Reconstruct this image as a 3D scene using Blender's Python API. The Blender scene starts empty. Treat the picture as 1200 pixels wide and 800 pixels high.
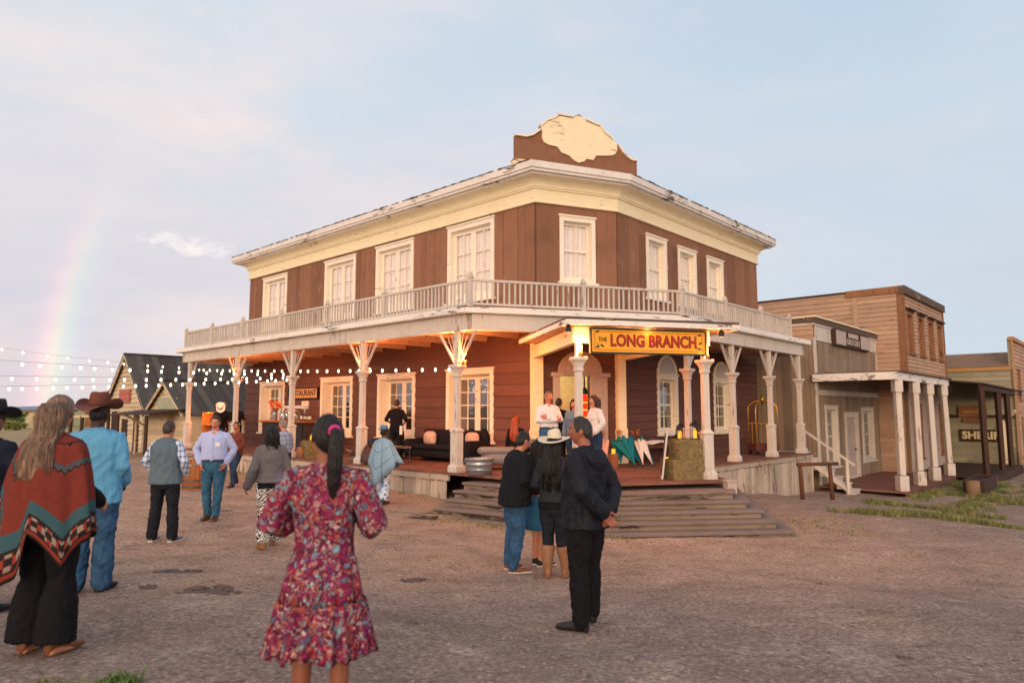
import bpy, bmesh, math, random
import numpy as np
from mathutils import Vector, Matrix, noise, Quaternion
random.seed(7)
SC = bpy.context.scene
COL = SC.collection
PI = math.pi
rad = math.radians
EYE = 1.95

# ------------------------------------------------------------------ ground height
_CP = [(-3.1,4.7,.52),(-4,6.8,.17),(-4.6,6,.2),(-5.2,10.4,0),(-5.3,12.5,.02),(-3.4,9.9,.05),(.67,6.1,.165),
 (.05,8.9,-.08),(.5,8.6,-.09),(-1,3.8,.215),(3,12.3,-.2),(5,12.2,-.22),(1,12.4,-.2),(-1.5,14.5,-.12),(-2.6,17.2,0),(-8,20,-.07),(-12,26,-.05),(-8,17.6,0),
 (5.5,14,-.27),(7,18,-.45),(10,22.3,-.7),(12.4,21.8,-.78),(15,24,-.8),(18,27,-.85),(22,31,-.95),(3,4,.12),(8,8,-.1),(14,16,-.6),
 (-15,31,-.1),(-20,38,-.2),(0,0,.2),(-10,8,.1),(10,0,.1),(-12,14,0),(5,18,-.2),(0,20,0),(-6,26,0),(10,30,-.6),(18,36,-.8)]
_CX = np.array([c[0] for c in _CP]); _CY = np.array([c[1] for c in _CP]); _CZ = np.array([c[2] for c in _CP])
def H(x, y):
    w = np.exp(-((x-_CX)**2+(y-_CY)**2)/(2*1.5**2))
    e = 2e-4
    return float((w@_CZ + e*-.3)/(w.sum()+e))

# ------------------------------------------------------------------ mesh builder
def s2l(h):
    h = h.lstrip('#'); o = []
    for i in (0,2,4):
        c = int(h[i:i+2],16)/255
        o.append(c/12.92 if c <= .04045 else ((c+.055)/1.055)**2.4)
    return tuple(o)+(1,)

class MB:
    def __init__(s): s.v=[]; s.f=[]; s.m=[]
    def add(s, vs, fs, mi=0):
        n=len(s.v); s.v.extend([tuple(v) for v in vs]); s.f.extend([tuple(i+n for i in f) for f in fs]); s.m.extend([mi]*len(fs)); return s
    def merge(s, o, mi=None):
        n=len(s.v); s.v.extend(o.v); s.f.extend([tuple(i+n for i in f) for f in o.f]); s.m.extend(o.m if mi is None else [mi]*len(o.f)); return s
    def hexa(s, p, mi=0):   # 8 points: bottom 4 ccw, top 4 ccw
        return s.add(p, [(3,2,1,0),(4,5,6,7),(0,1,5,4),(1,2,6,5),(2,3,7,6),(3,0,4,7)], mi)
    def box(s, x0,x1,y0,y1,z0,z1, mi=0):
        return s.hexa([(x0,y0,z0),(x1,y0,z0),(x1,y1,z0),(x0,y1,z0),(x0,y0,z1),(x1,y0,z1),(x1,y1,z1),(x0,y1,z1)], mi)
    def fbox(s, F, t0,t1,o0,o1,z0,z1, mi=0):
        q=[F(t0,o0,z0),F(t1,o0,z0),F(t1,o1,z0),F(t0,o1,z0),F(t0,o0,z1),F(t1,o0,z1),F(t1,o1,z1),F(t0,o1,z1)]
        if F.flip: q=[q[3],q[2],q[1],q[0],q[7],q[6],q[5],q[4]]
        return s.hexa(q, mi)
    def bar(s, a, b, w, h=None, up=(0,0,1), mi=0):  # rectangular bar between two points
        h = w if h is None else h
        a=Vector(a); b=Vector(b); d=(b-a).normalized(); u=Vector(up)
        if abs(d.dot(u))>.99: u=Vector((1,0,0))
        r=d.cross(u).normalized(); u=r.cross(d)
        r*=w/2; u*=h/2
        return s.hexa([a-r-u,a+r-u,b+r-u,b-r-u,a-r+u,a+r+u,b+r+u,b-r+u], mi)
    def rings(s, rs, cap=True, mi=0, closed=True):  # list of rings of equal length
        n=len(rs[0]); b=len(s.v)
        for r in rs: s.v.extend([tuple(p) for p in r])
        for i in range(len(rs)-1):
            for j in range(n if closed else n-1):
                k=(j+1)%n
                s.f.append((b+i*n+j,b+i*n+k,b+(i+1)*n+k,b+(i+1)*n+j)); s.m.append(mi)
        if cap:
            s.f.append(tuple(b+j for j in reversed(range(n)))); s.m.append(mi)
            e=b+(len(rs)-1)*n
            s.f.append(tuple(e+j for j in range(n))); s.m.append(mi)
        return s
    def lathe(s, prof, c=(0,0,0), n=16, mi=0, cap=True):
        return s.rings([[(c[0]+r*math.cos(2*PI*j/n), c[1]+r*math.sin(2*PI*j/n), c[2]+z) for j in range(n)] for r,z in prof], cap, mi)
    def sq(s, prof, c, a=0, mi=0):   # square lathe: half width, z, rotated by a
        ca,sa=math.cos(a),math.sin(a); rs=[]
        for r,z in prof:
            rs.append([(c[0]+x*ca-y*sa, c[1]+x*sa+y*ca, c[2]+z) for x,y in ((-r,-r),(r,-r),(r,r),(-r,r))])
        return s.rings(rs, True, mi)
    def tube(s, pts, rs, n=12, mi=0, cap=True, round_=True):
        pts=[Vector(p) for p in pts]
        if not hasattr(rs,'__len__'): rs=[rs]*len(pts)
        rs=list(rs)
        if round_:
            a,b=pts[0],pts[-1]; ra=rs[0]; rb=rs[-1]
            d0=(pts[0]-pts[1]).normalized(); d1=(pts[-1]-pts[-2]).normalized()
            R=lambda r,k:(r[0]*k,r[1]*k) if isinstance(r,tuple) else r*k
            M=lambda r:min(r) if isinstance(r,tuple) else r
            pts=[a+d0*M(ra)*.98,a+d0*M(ra)*.75]+pts+[b+d1*M(rb)*.75,b+d1*M(rb)*.98]
            rs=[R(ra,.2),R(ra,.68)]+rs+[R(rb,.68),R(rb,.2)]
        T=[]
        for i in range(len(pts)):
            d=(pts[min(i+1,len(pts)-1)]-pts[max(i-1,0)]); T.append(d.normalized())
        u=Vector((0,1,0)) if abs(T[0].y)<.9 else Vector((1,0,0))
        out=[]
        for i,p in enumerate(pts):
            u=(u-T[i]*u.dot(T[i])).normalized(); w=T[i].cross(u)
            r=rs[i]; ra,rb=(r if isinstance(r,tuple) else (r,r))
            out.append([p+u*(rb*math.cos(2*PI*j/n))+w*(ra*math.sin(2*PI*j/n)) for j in range(n)])
        return s.rings(out, cap, mi)
    def loft(s, rs, n=24, e=2.3, mi=0, cap=True):   # (cx,cy,z,rx,ry)
        out=[]
        for cx,cy,z,rx,ry in rs:
            r=[]
            for j in range(n):
                a=2*PI*j/n; c_,s_=math.cos(a),math.sin(a)
                r.append((cx+rx*math.copysign(abs(c_)**(2/e),c_), cy+ry*math.copysign(abs(s_)**(2/e),s_), z))
            out.append(r)
        return s.rings(out, cap, mi)
    def ball(s, c, r, n=12, m=8, mi=0):
        r = r if hasattr(r,'__len__') else (r,r,r)
        rs=[]
        for i in range(1,m):
            p=PI*i/m
            rs.append([(c[0]+r[0]*math.sin(p)*math.cos(2*PI*j/n), c[1]+r[1]*math.sin(p)*math.sin(2*PI*j/n), c[2]-r[2]*math.cos(p)) for j in range(n)])
        return s.rings(rs, True, mi)
    def poly(s, pts, z0, z1, mi=0):   # vertical prism of a plan polygon (ccw)
        n=len(pts)
        return s.add([(p[0],p[1],z0) for p in pts]+[(p[0],p[1],z1) for p in pts],
            [tuple(reversed(range(n))), tuple(range(n,2*n))]+[(i,(i+1)%n,n+(i+1)%n,n+i) for i in range(n)], mi)
    def fpoly(s, F, pts, o0, o1, mi=0):   # prism in a facade plane: pts (t,z)
        n=len(pts); A=[F(t,o0,z) for t,z in pts]; B=[F(t,o1,z) for t,z in pts]
        fs=[tuple(range(n)), tuple(reversed(range(n,2*n)))]+[(i,n+i,n+(i+1)%n,(i+1)%n) for i in range(n)]
        return s.add(A+B, fs, mi)
    def warp(s, fn): s.v=[tuple(fn(Vector(p))) for p in s.v]; return s

class Fr:   # facade frame: along D, out N
    def __init__(s,O,D,N,z=0):
        s.O=Vector((O[0],O[1],z)); l=math.hypot(*D); s.D=Vector((D[0]/l,D[1]/l,0)); l=math.hypot(*N); s.N=Vector((N[0]/l,N[1]/l,0))
        s.flip = s.D.cross(s.N).z < 0
        s.ang=math.atan2(s.D.y,s.D.x)
    def __call__(s,t,o,z): return s.O+s.D*t+s.N*o+Vector((0,0,z))

def recalc(me):
    bm=bmesh.new(); bm.from_mesh(me); bmesh.ops.recalc_face_normals(bm, faces=bm.faces); bm.to_mesh(me); bm.free()
_wl={}
def wloc(o):
    p=Vector((0,0,0))
    while o is not None: p+=o.location; o=o.parent
    return p
def obj(name, mb, mats, parent=None, smooth=False, world=True, bevel=0, fix=True):
    me=bpy.data.meshes.new(name)
    off=wloc(parent) if (parent is not None and world) else Vector((0,0,0))
    me.from_pydata([(v[0]-off.x,v[1]-off.y,v[2]-off.z) for v in mb.v], [], mb.f)
    if not isinstance(mats,(list,tuple)): mats=[mats]
    for m in mats: me.materials.append(m)
    me.polygons.foreach_set('material_index', mb.m)
    if fix: recalc(me)
    if smooth: me.polygons.foreach_set('use_smooth',[True]*len(me.polygons))
    me.update()
    o=bpy.data.objects.new(name, me); COL.objects.link(o)
    if parent is not None: o.parent=parent
    if bevel:
        b=o.modifiers.new('bevel','BEVEL'); b.width=bevel; b.segments=1; b.limit_method='ANGLE'
    return o
def recenter(o):   # move a top-level mesh's origin to its base
    me=o.data; n=len(me.vertices); a=np.empty(n*3); me.vertices.foreach_get('co',a); a=a.reshape(-1,3)
    c=np.array([(a[:,0].min()+a[:,0].max())/2,(a[:,1].min()+a[:,1].max())/2,a[:,2].min()])
    me.vertices.foreach_set('co',(a-c).ravel()); me.update(); o.location=Vector(c)+o.location; return o
def tag(o, label, cat, group=None, kind=None):
    o['label']=label; o['category']=cat
    if group: o['group']=group
    if kind: o['kind']=kind
    return o
def thing(name, label, cat, loc=(0,0,0), group=None, rz=0):
    o=bpy.data.objects.new(name,None); o.empty_display_size=.1; COL.objects.link(o); o.location=loc; o.rotation_euler=(0,0,rz)
    return tag(o,label,cat,group)
def struct(o, kind='structure'): o['kind']=kind; return o
def mtop(name, mb, mats, label, cat, group=None, smooth=False, bevel=0):
    return tag(recenter(obj(name,mb,mats,None,smooth,bevel=bevel)),label,cat,group)

# ------------------------------------------------------------------ materials
class NT:
    def __init__(s,name):
        s.m=bpy.data.materials.new(name); s.m.use_nodes=True; s.t=s.m.node_tree; s.n=s.t.nodes; s.n.clear()
        s.out=s.n.new('ShaderNodeOutputMaterial'); s._c={}
    def new(s,t,**k):
        n=s.n.new(t)
        for a,b in k.items():
            if a in('inputs',): continue
            setattr(n,a,b)
        return n
    def lk(s,a,b): s.t.links.new(a,b)
    def setin(s,n,i,v):
        if v is None: return
        if isinstance(v,bpy.types.NodeSocket): s.lk(v,n.inputs[i])
        else: n.inputs[i].default_value=v
    def coord(s,w='Object'):
        if w not in s._c: s._c[w]=s.new('ShaderNodeTexCoord').outputs[w]
        return s._c[w]
    def mapping(s,scale=(1,1,1),rot=(0,0,0),vec=None):
        n=s.new('ShaderNodeMapping'); s.lk(vec or s.coord(),n.inputs[0]); n.inputs['Scale'].default_value=scale; n.inputs['Rotation'].default_value=rot; return n.outputs[0]
    def noise(s,scale=5,detail=3,vec=None,rough=.55,dist=0):
        n=s.new('ShaderNodeTexNoise'); s.lk(vec or s.coord(),n.inputs['Vector']); n.inputs['Scale'].default_value=scale; n.inputs['Detail'].default_value=detail; n.inputs['Roughness'].default_value=rough; n.inputs['Distortion'].default_value=dist; return n.outputs[0]
    def ncol(s,scale=5,detail=3,vec=None):
        n=s.new('ShaderNodeTexNoise'); s.lk(vec or s.coord(),n.inputs['Vector']); n.inputs['Scale'].default_value=scale; n.inputs['Detail'].default_value=detail; return n.outputs[1]
    def ramp(s,fac,stops,interp='LINEAR'):
        n=s.new('ShaderNodeValToRGB'); s.lk(fac,n.inputs[0]); r=n.color_ramp; r.interpolation=interp
        while len(r.elements)<len(stops): r.elements.new(.5)
        for e,(p,c) in zip(r.elements,stops):
            e.position=p; e.color=c if hasattr(c,'__len__') else (c,c,c,1)
        return n.outputs[0]
    def mix(s,f,a,b,mode='MIX'):
        n=s.new('ShaderNodeMix',data_type='RGBA',blend_type=mode); s.setin(n,0,f); s.setin(n,6,a); s.setin(n,7,b); return n.outputs[2]
    def math(s,op,a,b=None,c=None):
        n=s.new('ShaderNodeMath',operation=op); s.setin(n,0,a); s.setin(n,1,b)
        if c is not None: s.setin(n,2,c)
        return n.outputs[0]
    def rr(s,v,a,b,c,d):
        n=s.new('ShaderNodeMapRange'); s.setin(n,0,v); s.setin(n,1,a); s.setin(n,2,b); s.setin(n,3,c); s.setin(n,4,d); return n.outputs[0]
    def island(s): return s.new('ShaderNodeNewGeometry').outputs['Random Per Island']
    def sep(s,v=None):
        n=s.new('ShaderNodeSeparateXYZ'); s.lk(v or s.coord(),n.inputs[0]); return n.outputs
    def bump(s,h,strength=.3,dist=.01):
        n=s.new('ShaderNodeBump'); s.lk(h,n.inputs['Height']); n.inputs['Strength'].default_value=strength; n.inputs['Distance'].default_value=dist; return n.outputs[0]
    def bsdf(s,col,rough=.7,metal=0,normal=None,emis=None,estr=0,spec=.4,sub=0):
        n=s.new('ShaderNodeBsdfPrincipled'); s.setin(n,'Base Color',col); s.setin(n,'Roughness',rough); s.setin(n,'Metallic',metal); n.inputs['Specular IOR Level'].default_value=spec
        if normal is not None: s.lk(normal,n.inputs['Normal'])
        if emis is not None: s.setin(n,'Emission Color',emis); n.inputs['Emission Strength'].default_value=estr
        if sub: n.inputs['Subsurface Weight'].default_value=sub; n.inputs['Subsurface Radius'].default_value=(.012,.005,.003)
        s.lk(n.outputs[0],s.out.inputs[0]); return s.m
def sc(c,k): return (min(c[0]*k,1),min(c[1]*k,1),min(c[2]*k,1),1)
def m_plain(name,hx,rough=.6,metal=0,var=.15,scale=8,bump=.1,spec=.4):
    c=s2l(hx); t=NT(name); f=t.noise(scale,4)
    col=t.mix(f,sc(c,1-var*1.6),sc(c,1+var*1.2)); return t.bsdf(col,rough,metal,t.bump(t.noise(scale*6,3),bump,.004),spec=spec)
def m_wood(name,hx,isl=.22,grain=(3,3,40),peel=0,peelcol='#5d4a40',rough=.75,dirt=.25,bump=.35,dirtcol='#3a2c26'):
    c=s2l(hx); t=NT(name)
    g=t.noise(1,5,t.mapping(grain),.65)
    col=t.mix(g,sc(c,.78),sc(c,1.16))
    if isl:
        i=t.island(); col=t.mix(1,col,t.ramp(i,[(0,1-isl),(1,1)]),'MULTIPLY')
    if dirt:
        d=t.ramp(t.noise(1.3,6,None,.7),[(.5,0),(.75,dirt)]); col=t.mix(d,col,s2l(dirtcol))
    h=g
    if peel:
        p=t.noise(1,6,t.mapping(tuple(v*.35+.6 for v in grain)),.75); q=t.noise(.9,3)
        pm=t.ramp(t.math('ADD',t.math('MULTIPLY',p,.7),t.math('MULTIPLY',q,.3)),[(.5+.12*(1-peel),0),(.53+.12*(1-peel),1)])
        w=s2l(peelcol); col=t.mix(pm,col,t.mix(g,sc(w,.6),sc(w,1.4)))
        h=t.math('SUBTRACT',g,t.math('MULTIPLY',pm,.8))
    return t.bsdf(col,rough,0,t.bump(h,bump,.006),spec=.25)
def m_cloth(name,hx,var=.18,rough=.9,weave=220,fold=.5):
    c=s2l(hx); t=NT(name)
    f=t.noise(7,4); col=t.mix(f,sc(c,1-var),sc(c,1+var))
    w=t.noise(weave,1); h=t.math('ADD',t.math('MULTIPLY',t.noise(17,3,t.mapping((1.0,1.0,1.5)),.5,1.0),1.7*fold),t.math('MULTIPLY',w,.12))
    m=t.bsdf(col,rough,0,t.bump(h,.5,.02),spec=.15); return m
def m_denim(name,hx):
    c=s2l(hx); t=NT(name)
    f=t.noise(5,4,None,.6); col=t.mix(t.ramp(f,[(.35,0),(.7,1)]),sc(c,.6),sc(c,1.7))
    col=t.mix(t.math('MULTIPLY',t.noise(260,1),.35),col,sc(c,2.2))
    h=t.noise(13,3,t.mapping((1.2,1.2,.8)),.55,.8); return t.bsdf(col,.85,0,t.bump(h,.6,.03),spec=.15)
def m_emit(name,hx,strength):
    t=NT(name); e=t.new('ShaderNodeEmission'); e.inputs[0].default_value=s2l(hx); e.inputs[1].default_value=strength; t.lk(e.outputs[0],t.out.inputs[0]); return t.m
def m_glass(name,tint=(.9,.9,.9,1),refl=.5):
    t=NT(name); g=t.new('ShaderNodeBsdfGlossy'); g.inputs['Roughness'].default_value=.03
    tr=t.new('ShaderNodeBsdfTransparent'); tr.inputs[0].default_value=tint
    t.lk(t.bump(t.noise(1.6,2),.25,.03),g.inputs['Normal'])
    lw=t.new('ShaderNodeLayerWeight'); lw.inputs[0].default_value=.5
    f=t.rr(t.math('POWER',lw.outputs['Facing'],4),0,1,.04+refl*.25,1); mx=t.new('ShaderNodeMixShader'); t.lk(f,mx.inputs[0]); t.lk(tr.outputs[0],mx.inputs[1]); t.lk(g.outputs[0],mx.inputs[2]); t.lk(mx.outputs[0],t.out.inputs[0]); return t.m
def m_skin(name,hx):
    c=s2l(hx); t=NT(name); f=t.noise(18,3); r=sc((c[0]*1.05,c[1]*.8,c[2]*.75),1)
    col=t.mix(f,c,r); return t.bsdf(col,.5,0,t.bump(t.noise(160,2),.1,.002),spec=.35,sub=.15)
def m_hair(name,hx,hi=1.9):
    c=s2l(hx); t=NT(name); f=t.noise(1,4,t.mapping((90,90,7)),.6,.4); g=t.noise(1,3,t.mapping((22,22,2.5)),.6,.3); col=t.mix(t.ramp(f,[(.35,0),(.65,1)]),sc(c,.4),sc(c,hi)); col=t.mix(t.ramp(g,[(.4,.6),(.6,0)]),col,sc(c,.45))
    return t.bsdf(col,.45,0,t.bump(t.math('ADD',f,g),.9,.015),spec=.4)

def text_mb(txt, size, depth=.01, bold=0):
    cu=bpy.data.curves.new('t','FONT'); cu.body=txt; cu.size=size; cu.extrude=depth; cu.align_x='CENTER'; cu.align_y='CENTER'; cu.offset=bold; cu.resolution_u=3
    o=bpy.data.objects.new('t',cu); COL.objects.link(o); dg=bpy.context.evaluated_depsgraph_get(); dg.update()
    me=bpy.data.meshes.new_from_object(o.evaluated_get(dg)); mb=MB()
    mb.add([v.co[:] for v in me.vertices],[tuple(p.vertices) for p in me.polygons])
    bpy.data.objects.remove(o); bpy.data.curves.remove(cu); bpy.data.meshes.remove(me); return mb
def text_on(F, txt, t, o, z, size, depth=.01, bold=0, sx=1, mirror=None, w=None):
    mb=text_mb(txt,size,depth,bold)
    if w:
        xs=[v[0] for v in mb.v]; k=w/(max(xs)-min(xs)); mb.v=[(v[0]*k,v[1],v[2]) for v in mb.v]
    # text x runs to the viewer's right when looking at the facade from outside
    right=Vector((0,0,1)).cross(F.N)*1.0   # viewer's right
    s=1 if right.dot(F.D)>0 else -1
    mb.v=[tuple(F(t+s*v[0]*sx,o+v[2],z+v[1])) for v in mb.v]
    return mb
# ------------------------------------------------------------------ building materials
M={}
M['upper']=m_wood('brown_board','#94684f',.3,(22,22,1.6),.15,'#ad8f7e',.75,.35)
M['lower']=m_wood('brown_siding','#6b483f',.2,(2,2,38),.0,dirt=.25)
M['cream']=m_wood('cream_paint','#f1e1bd',.0,(3,3,30),.12,'#7a5c4a',.6,.12,.15,'#a88f70')
M['frame']=m_wood('window_white','#efe3cf',.0,(3,3,30),.15,'#9a8470',.6,.12,.15,'#a88f70')
M['peel']=m_wood('peeling_white','#e9e2da',.08,(5,5,40),.5,'#66544b',.8,.2,.5)
M['white']=m_wood('weathered_white','#cdc2b7',.08,(26,26,2),.3,'#8a7568',.75,.2,.25)
M['gray']=m_wood('gray_trim','#b7a59b',.05,(20,20,2),.2,'#6a5850',.75,.2,.25)
M['deck']=m_wood('deck_board','#8a5f50',.35,(6,6,6),.35,'#4c3a34',.7,.3,.4)
M['step']=m_wood('worn_step','#a3907f',.3,(2.2,2.2,30),.9,'#4a3a34',.8,.4,.6)
M['tread']=m_wood('stair_board','#7f7068',.2,(2.2,2.2,30),.35,'#4c3a34',.75,.4,.5)
M['skirt']=m_wood('skirt_board','#c9b7a4',.35,(24,24,2),.5,'#7d5d47',.85,.35,.5)
M['ceil']=m_wood('porch_ceiling','#c9a690',.2,(5,5,5),.1)
M['oldwood']=m_wood('old_wood','#8d7058',.4,(3,3,34),.4,'#4d382c',.85,.35,.6)
M['darkwood']=m_wood('dark_wood','#4a342b',.35,(14,14,8),.0,rough=.8,dirt=.3)
M['tan']=m_wood('tan_siding','#bd9b82',.2,(2,2,40),.25,'#705140',.85,.2,.4)
M['straw']=m_wood('sunbleached_siding','#dcc8a8',.32,(2,2,30),.4,'#957a5f',.9,.15,.6)
M['green']=m_wood('greenish_siding','#a19a82',.25,(2,2,36),.3,'#5f5846',.9,.3,.5)
M['grayboard']=m_wood('gray_board','#98836f',.3,(22,22,2),.25,'#5c4a40',.85,.3,.5)
M['shingle']=m_wood('roof_shingle','#6d5a50',.5,(12,12,12),.3,'#a59688',.9,.3,.5)
M['metalroof']=m_wood('corrugated_roof','#5b5752',.55,(5,5,5),.35,'#46362e',.6,.35,.3)
M['rust']=m_wood('rust_brown_trim','#96684a',.35,(20,20,3),.5,'#5c4030',.8,.3,.5)
M['curtain']=m_cloth('curtain','#f4e8e0',.1,.9,120)
M['glass']=m_glass('window_glass',(.85,.85,.85,1),.55)
M['clearglass']=m_glass('clear_glass_pane',(.97,.97,.97,1),.0)
M['dark']=m_plain('dark_interior','#2b211d',.8)
M['warmroom']=m_plain('warm_room','#8a6a48',.8,0,.5,1.2)
M['cream_room']=m_plain('plaster_room','#d9c79c',.85)
M['black']=m_plain('black_iron','#1b1918',.5,.3)
M['brass']=m_plain('brass','#c08a35',.28,.95,.1)
M['bulb']=m_emit('bulb_glow','#ffe8c8',5.5)
M['lampglow']=m_emit('lamp_glow','#ffb868',7.)
M['candle']=m_emit('candle_glow','#ff8f2a',2.6)
M['redglow']=m_emit('red_glow','#ff2a10',2.2)

# ------------------------------------------------------------------ facade helpers
def intervals(a,b,cuts):
    out=[]; x=a
    for c0,c1 in sorted(cuts):
        if c0>x: out.append((x,min(c0,b)))
        x=max(x,c1)
    if x<b: out.append((x,b))
    return [(p,q) for p,q in out if q-p>.004]
def slab(mb,F,t0,t1,z0,z1,op,o0,o1,mi=0):
    ts=sorted({t0,t1,*[t for o in op for t in o[:2] if t0<t<t1]})
    for a,b in zip(ts,ts[1:]):
        for p,q in intervals(z0,z1,[(o[2],o[3]) for o in op if o[0]<b-1e-6 and o[1]>a+1e-6]): mb.fbox(F,a,b,o0,o1,p,q,mi)
def siding(mb,F,t0,t1,z0,z1,h,op=(),off=.0,jl=4.,mi=0):
    z=z0
    while z<z1-.01:
        e=min(z+h,z1)
        zs=sorted({z,e,*[q for o in op for q in o[2:4] if z<q<e]})
        j=random.uniform(.5,jl); cuts=[]
        while j<t1-t0: cuts.append((t0+j,t0+j+.006)); j+=random.uniform(.6*jl,1.3*jl)
        for p,q in zip(zs,zs[1:]):
            for a,b in intervals(t0,t1,cuts+[(o[0],o[1]) for o in op if o[2]<q-1e-6 and o[3]>p+1e-6]):
                f0=1-(p-z)/h; f1=1-(q-z)/h; b0=off+.012+.034*f0; b1=off+.012+.034*f1
                pts=[F(a,off,p),F(b,off,p),F(b,b0,p),F(a,b0,p),F(a,off,q),F(b,off,q),F(b,b1,q),F(a,b1,q)]
                if F.flip: pts=[pts[i] for i in (3,2,1,0,7,6,5,4)]
                mb.hexa(pts,mi)
        z=e
def vboards(mb,F,t0,t1,z0,z1,w=.28,op=(),off=.0,mi=0,gap=.012,rag=0):
    t=t0
    while t<t1-.01:
        e=min(t+w*random.uniform(.65,1.35),t1)
        if t1-e<.06: e=t1
        th=random.uniform(.016,.028); zt=z1-random.uniform(0,rag); zb=z0+random.uniform(0,rag)*.5
        for p,q in intervals(zb,zt,[(o[2],o[3]) for o in op if o[0]<e-.01 and o[1]>t+.01]):
            # clip board sideways where an opening overlaps part of it
            mb.fbox(F,t+gap/2,e-gap/2,off,off+th,p,q,mi)
        for o in op:
            if o[0]<e-.01 and o[1]>t+.01:
                p,q=max(o[2],zb),min(o[3],zt)
                if o[0]>t+.02: mb.fbox(F,t+gap/2,o[0],off,off+th,p,q,mi)
                if o[1]<e-.02: mb.fbox(F,o[1],e-gap/2,off,off+th,p,q,mi)
        t=e
def frame_rect(mb,F,t0,t1,z0,z1,w,o0,o1,sill=True,mi=0):
    mb.fbox(F,t0,t0+w,o0,o1,z0,z1,mi); mb.fbox(F,t1-w,t1,o0,o1,z0,z1,mi)
    mb.fbox(F,t0+w,t1-w,o0,o1-.003,z1-w,z1,mi); mb.fbox(F,t0+w,t1-w,o0,o1-.003,z0,z0+w*.6,mi)
    mb.fbox(F,t0-.03,t1+.03,o0,o1+.03,z1,z1+.05,mi)
def window(F,t0,t1,z0,z1,parent,kind='sash',mat='frame',back='curtain',rec=.12,fw=.12,cols=2,rows=2,label=None,mid=None,namee='window'):
    mb=MB(); m=M[mat]
    frame_rect(mb,F,t0,t1,z0,z1,fw,-.05,.06)
    a,b,p,q=t0+fw,t1-fw,z0+fw*.6,z1-fw
    # reveal
    mb.fbox(F,a-.002,a+.02,-rec-.04,-.05,p,q); mb.fbox(F,b-.02,b+.002,-rec-.04,-.05,p,q); mb.fbox(F,a+.02,b-.02,-rec-.04,-.05,q-.02,q+.002); mb.fbox(F,a+.02,b-.02,-rec-.04,-.05,p-.002,p+.02)
    a+=.02;b-=.02;p+=.02;q-=.02
    st=.055
    if kind=='french':
        c=(a+b)/2; leaves=[(a,c-.002),(c+.002,b)]; st=.1
    else: leaves=[(a,b)]
    for l0,l1 in leaves:
        for s in (l0,l1-st): mb.fbox(F,s,s+st,-rec-.03,-rec+.01,p,q)
        mb.fbox(F,l0+st,l1-st,-rec-.03,-rec+.01,q-st,q); mb.fbox(F,l0+st,l1-st,-rec-.03,-rec+.01,p,p+st*1.6)
        for i in range(1,cols):
            t=l0+st+(l1-l0-2*st)*i/cols; mb.fbox(F,t-.014,t+.014,-rec-.026,-rec+.004,p+st*1.6,q-st)
        for i in range(1,rows):
            z=p+st*1.6+(q-p-2.6*st)*i/rows; hh=.03 if (kind=='sash' and i==rows/2) else .014
            mb.fbox(F,l0+st,l1-st,-rec-.027,-rec+(.014 if hh>.02 else .006),z-hh,z+hh)
    w=obj(namee,mb,m,parent,bevel=.004)
    if label: w['label']=label
    s=MB(); s.fbox(F,t0-.06,t1+.06,-.04,.12,z0-.06,z0-.002); obj('sill',s,m,w)
    g=MB(); g.fbox(F,a+.004,b-.004,-rec-.016,-rec-.012,p+.004,q-.004); obj('pane',g,M['glass' if back!='curtain' else 'clearglass'],w)
    if back=='curtain':
        k=MB(); n=int((b-a)/.025); r0=[];r1=[]
        for i in range(n+1):
            t=a+(b-a)*i/n; o=-rec-.06+.018*math.sin(i*1.1)+.01*math.sin(i*.37+1); r0.append(F(t,o,p)); r1.append(F(t,o+.004*math.sin(i),q))
        k.rings([r0,r1],False,closed=False); obj('curtain',k,M['curtain'],w,smooth=True,fix=False)
        k=MB(); k.fbox(F,a,b,-rec-.2,-rec-.17,p,q); obj('shade',k,M['curtain'],w)
    else:
        k=MB(); k.fbox(F,a-.3,b+.3,-rec-.9,-rec-.85,p-.2,q+.2); obj('room_back',k,M[back],w)
        k=MB(); k.fbox(F,a-.3,a-.26,-rec-.85,-rec-.1,p-.2,q+.2); k.fbox(F,b+.26,b+.3,-rec-.85,-rec-.1,p-.2,q+.2); k.fbox(F,a-.26,b+.26,-rec-.85,-rec-.1,q+.1,q+.2); k.fbox(F,a-.26,b+.26,-rec-.85,-rec-.1,p-.2,p-.1); obj('room_side',k,M[back],w)
    return w

# ------------------------------------------------------------------ the saloon
CL=(.625,17.84);CR=(2.915,18.75)
FL=Fr(CL,(-.733,.680),(-.680,-.733)); FC=Fr(CL,(.9293,.3693),(.3693,-.9293)); FR_=Fr(CR,(.677,.736),(.736,-.677))
LW,RW=15.97,9.37; CW=2.464
D0=.55                                  # porch floor height
S=thing('saloon_building','two storey brown saloon with cream cornice, wraparound porch and balcony','building',(.6,17.8,0))
up_l=[(1.50,3.44,5.09,7.36),(5.05,7.02,5.15,7.34),(8.2,10.14,5.15,7.32),(12.85,14.75,5.15,7.3)]
lo_l=[(1.51,3.44,1.1,3.1),(4.88,6.8,1.1,3.08),(8.22,10.2,1.1,3.08),(12.77,14.72,1.1,3.05)]
up_r=[(1.5,2.66,5.25,7.12),(3.37,4.55,5.25,7.08),(5.31,6.5,5.25,7.08)]
lo_r=[(1.94,3.14,1.27,2.99),(5.52,6.72,1.24,2.98)]
up_c=[(.69,1.77,5.38,7.17)]; door=[(.66,1.57,D0,2.87)]
ins=lambda L,e=.05:[(a+e,b-e,c+e*.6,d-e) for a,b,c,d in L]
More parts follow.
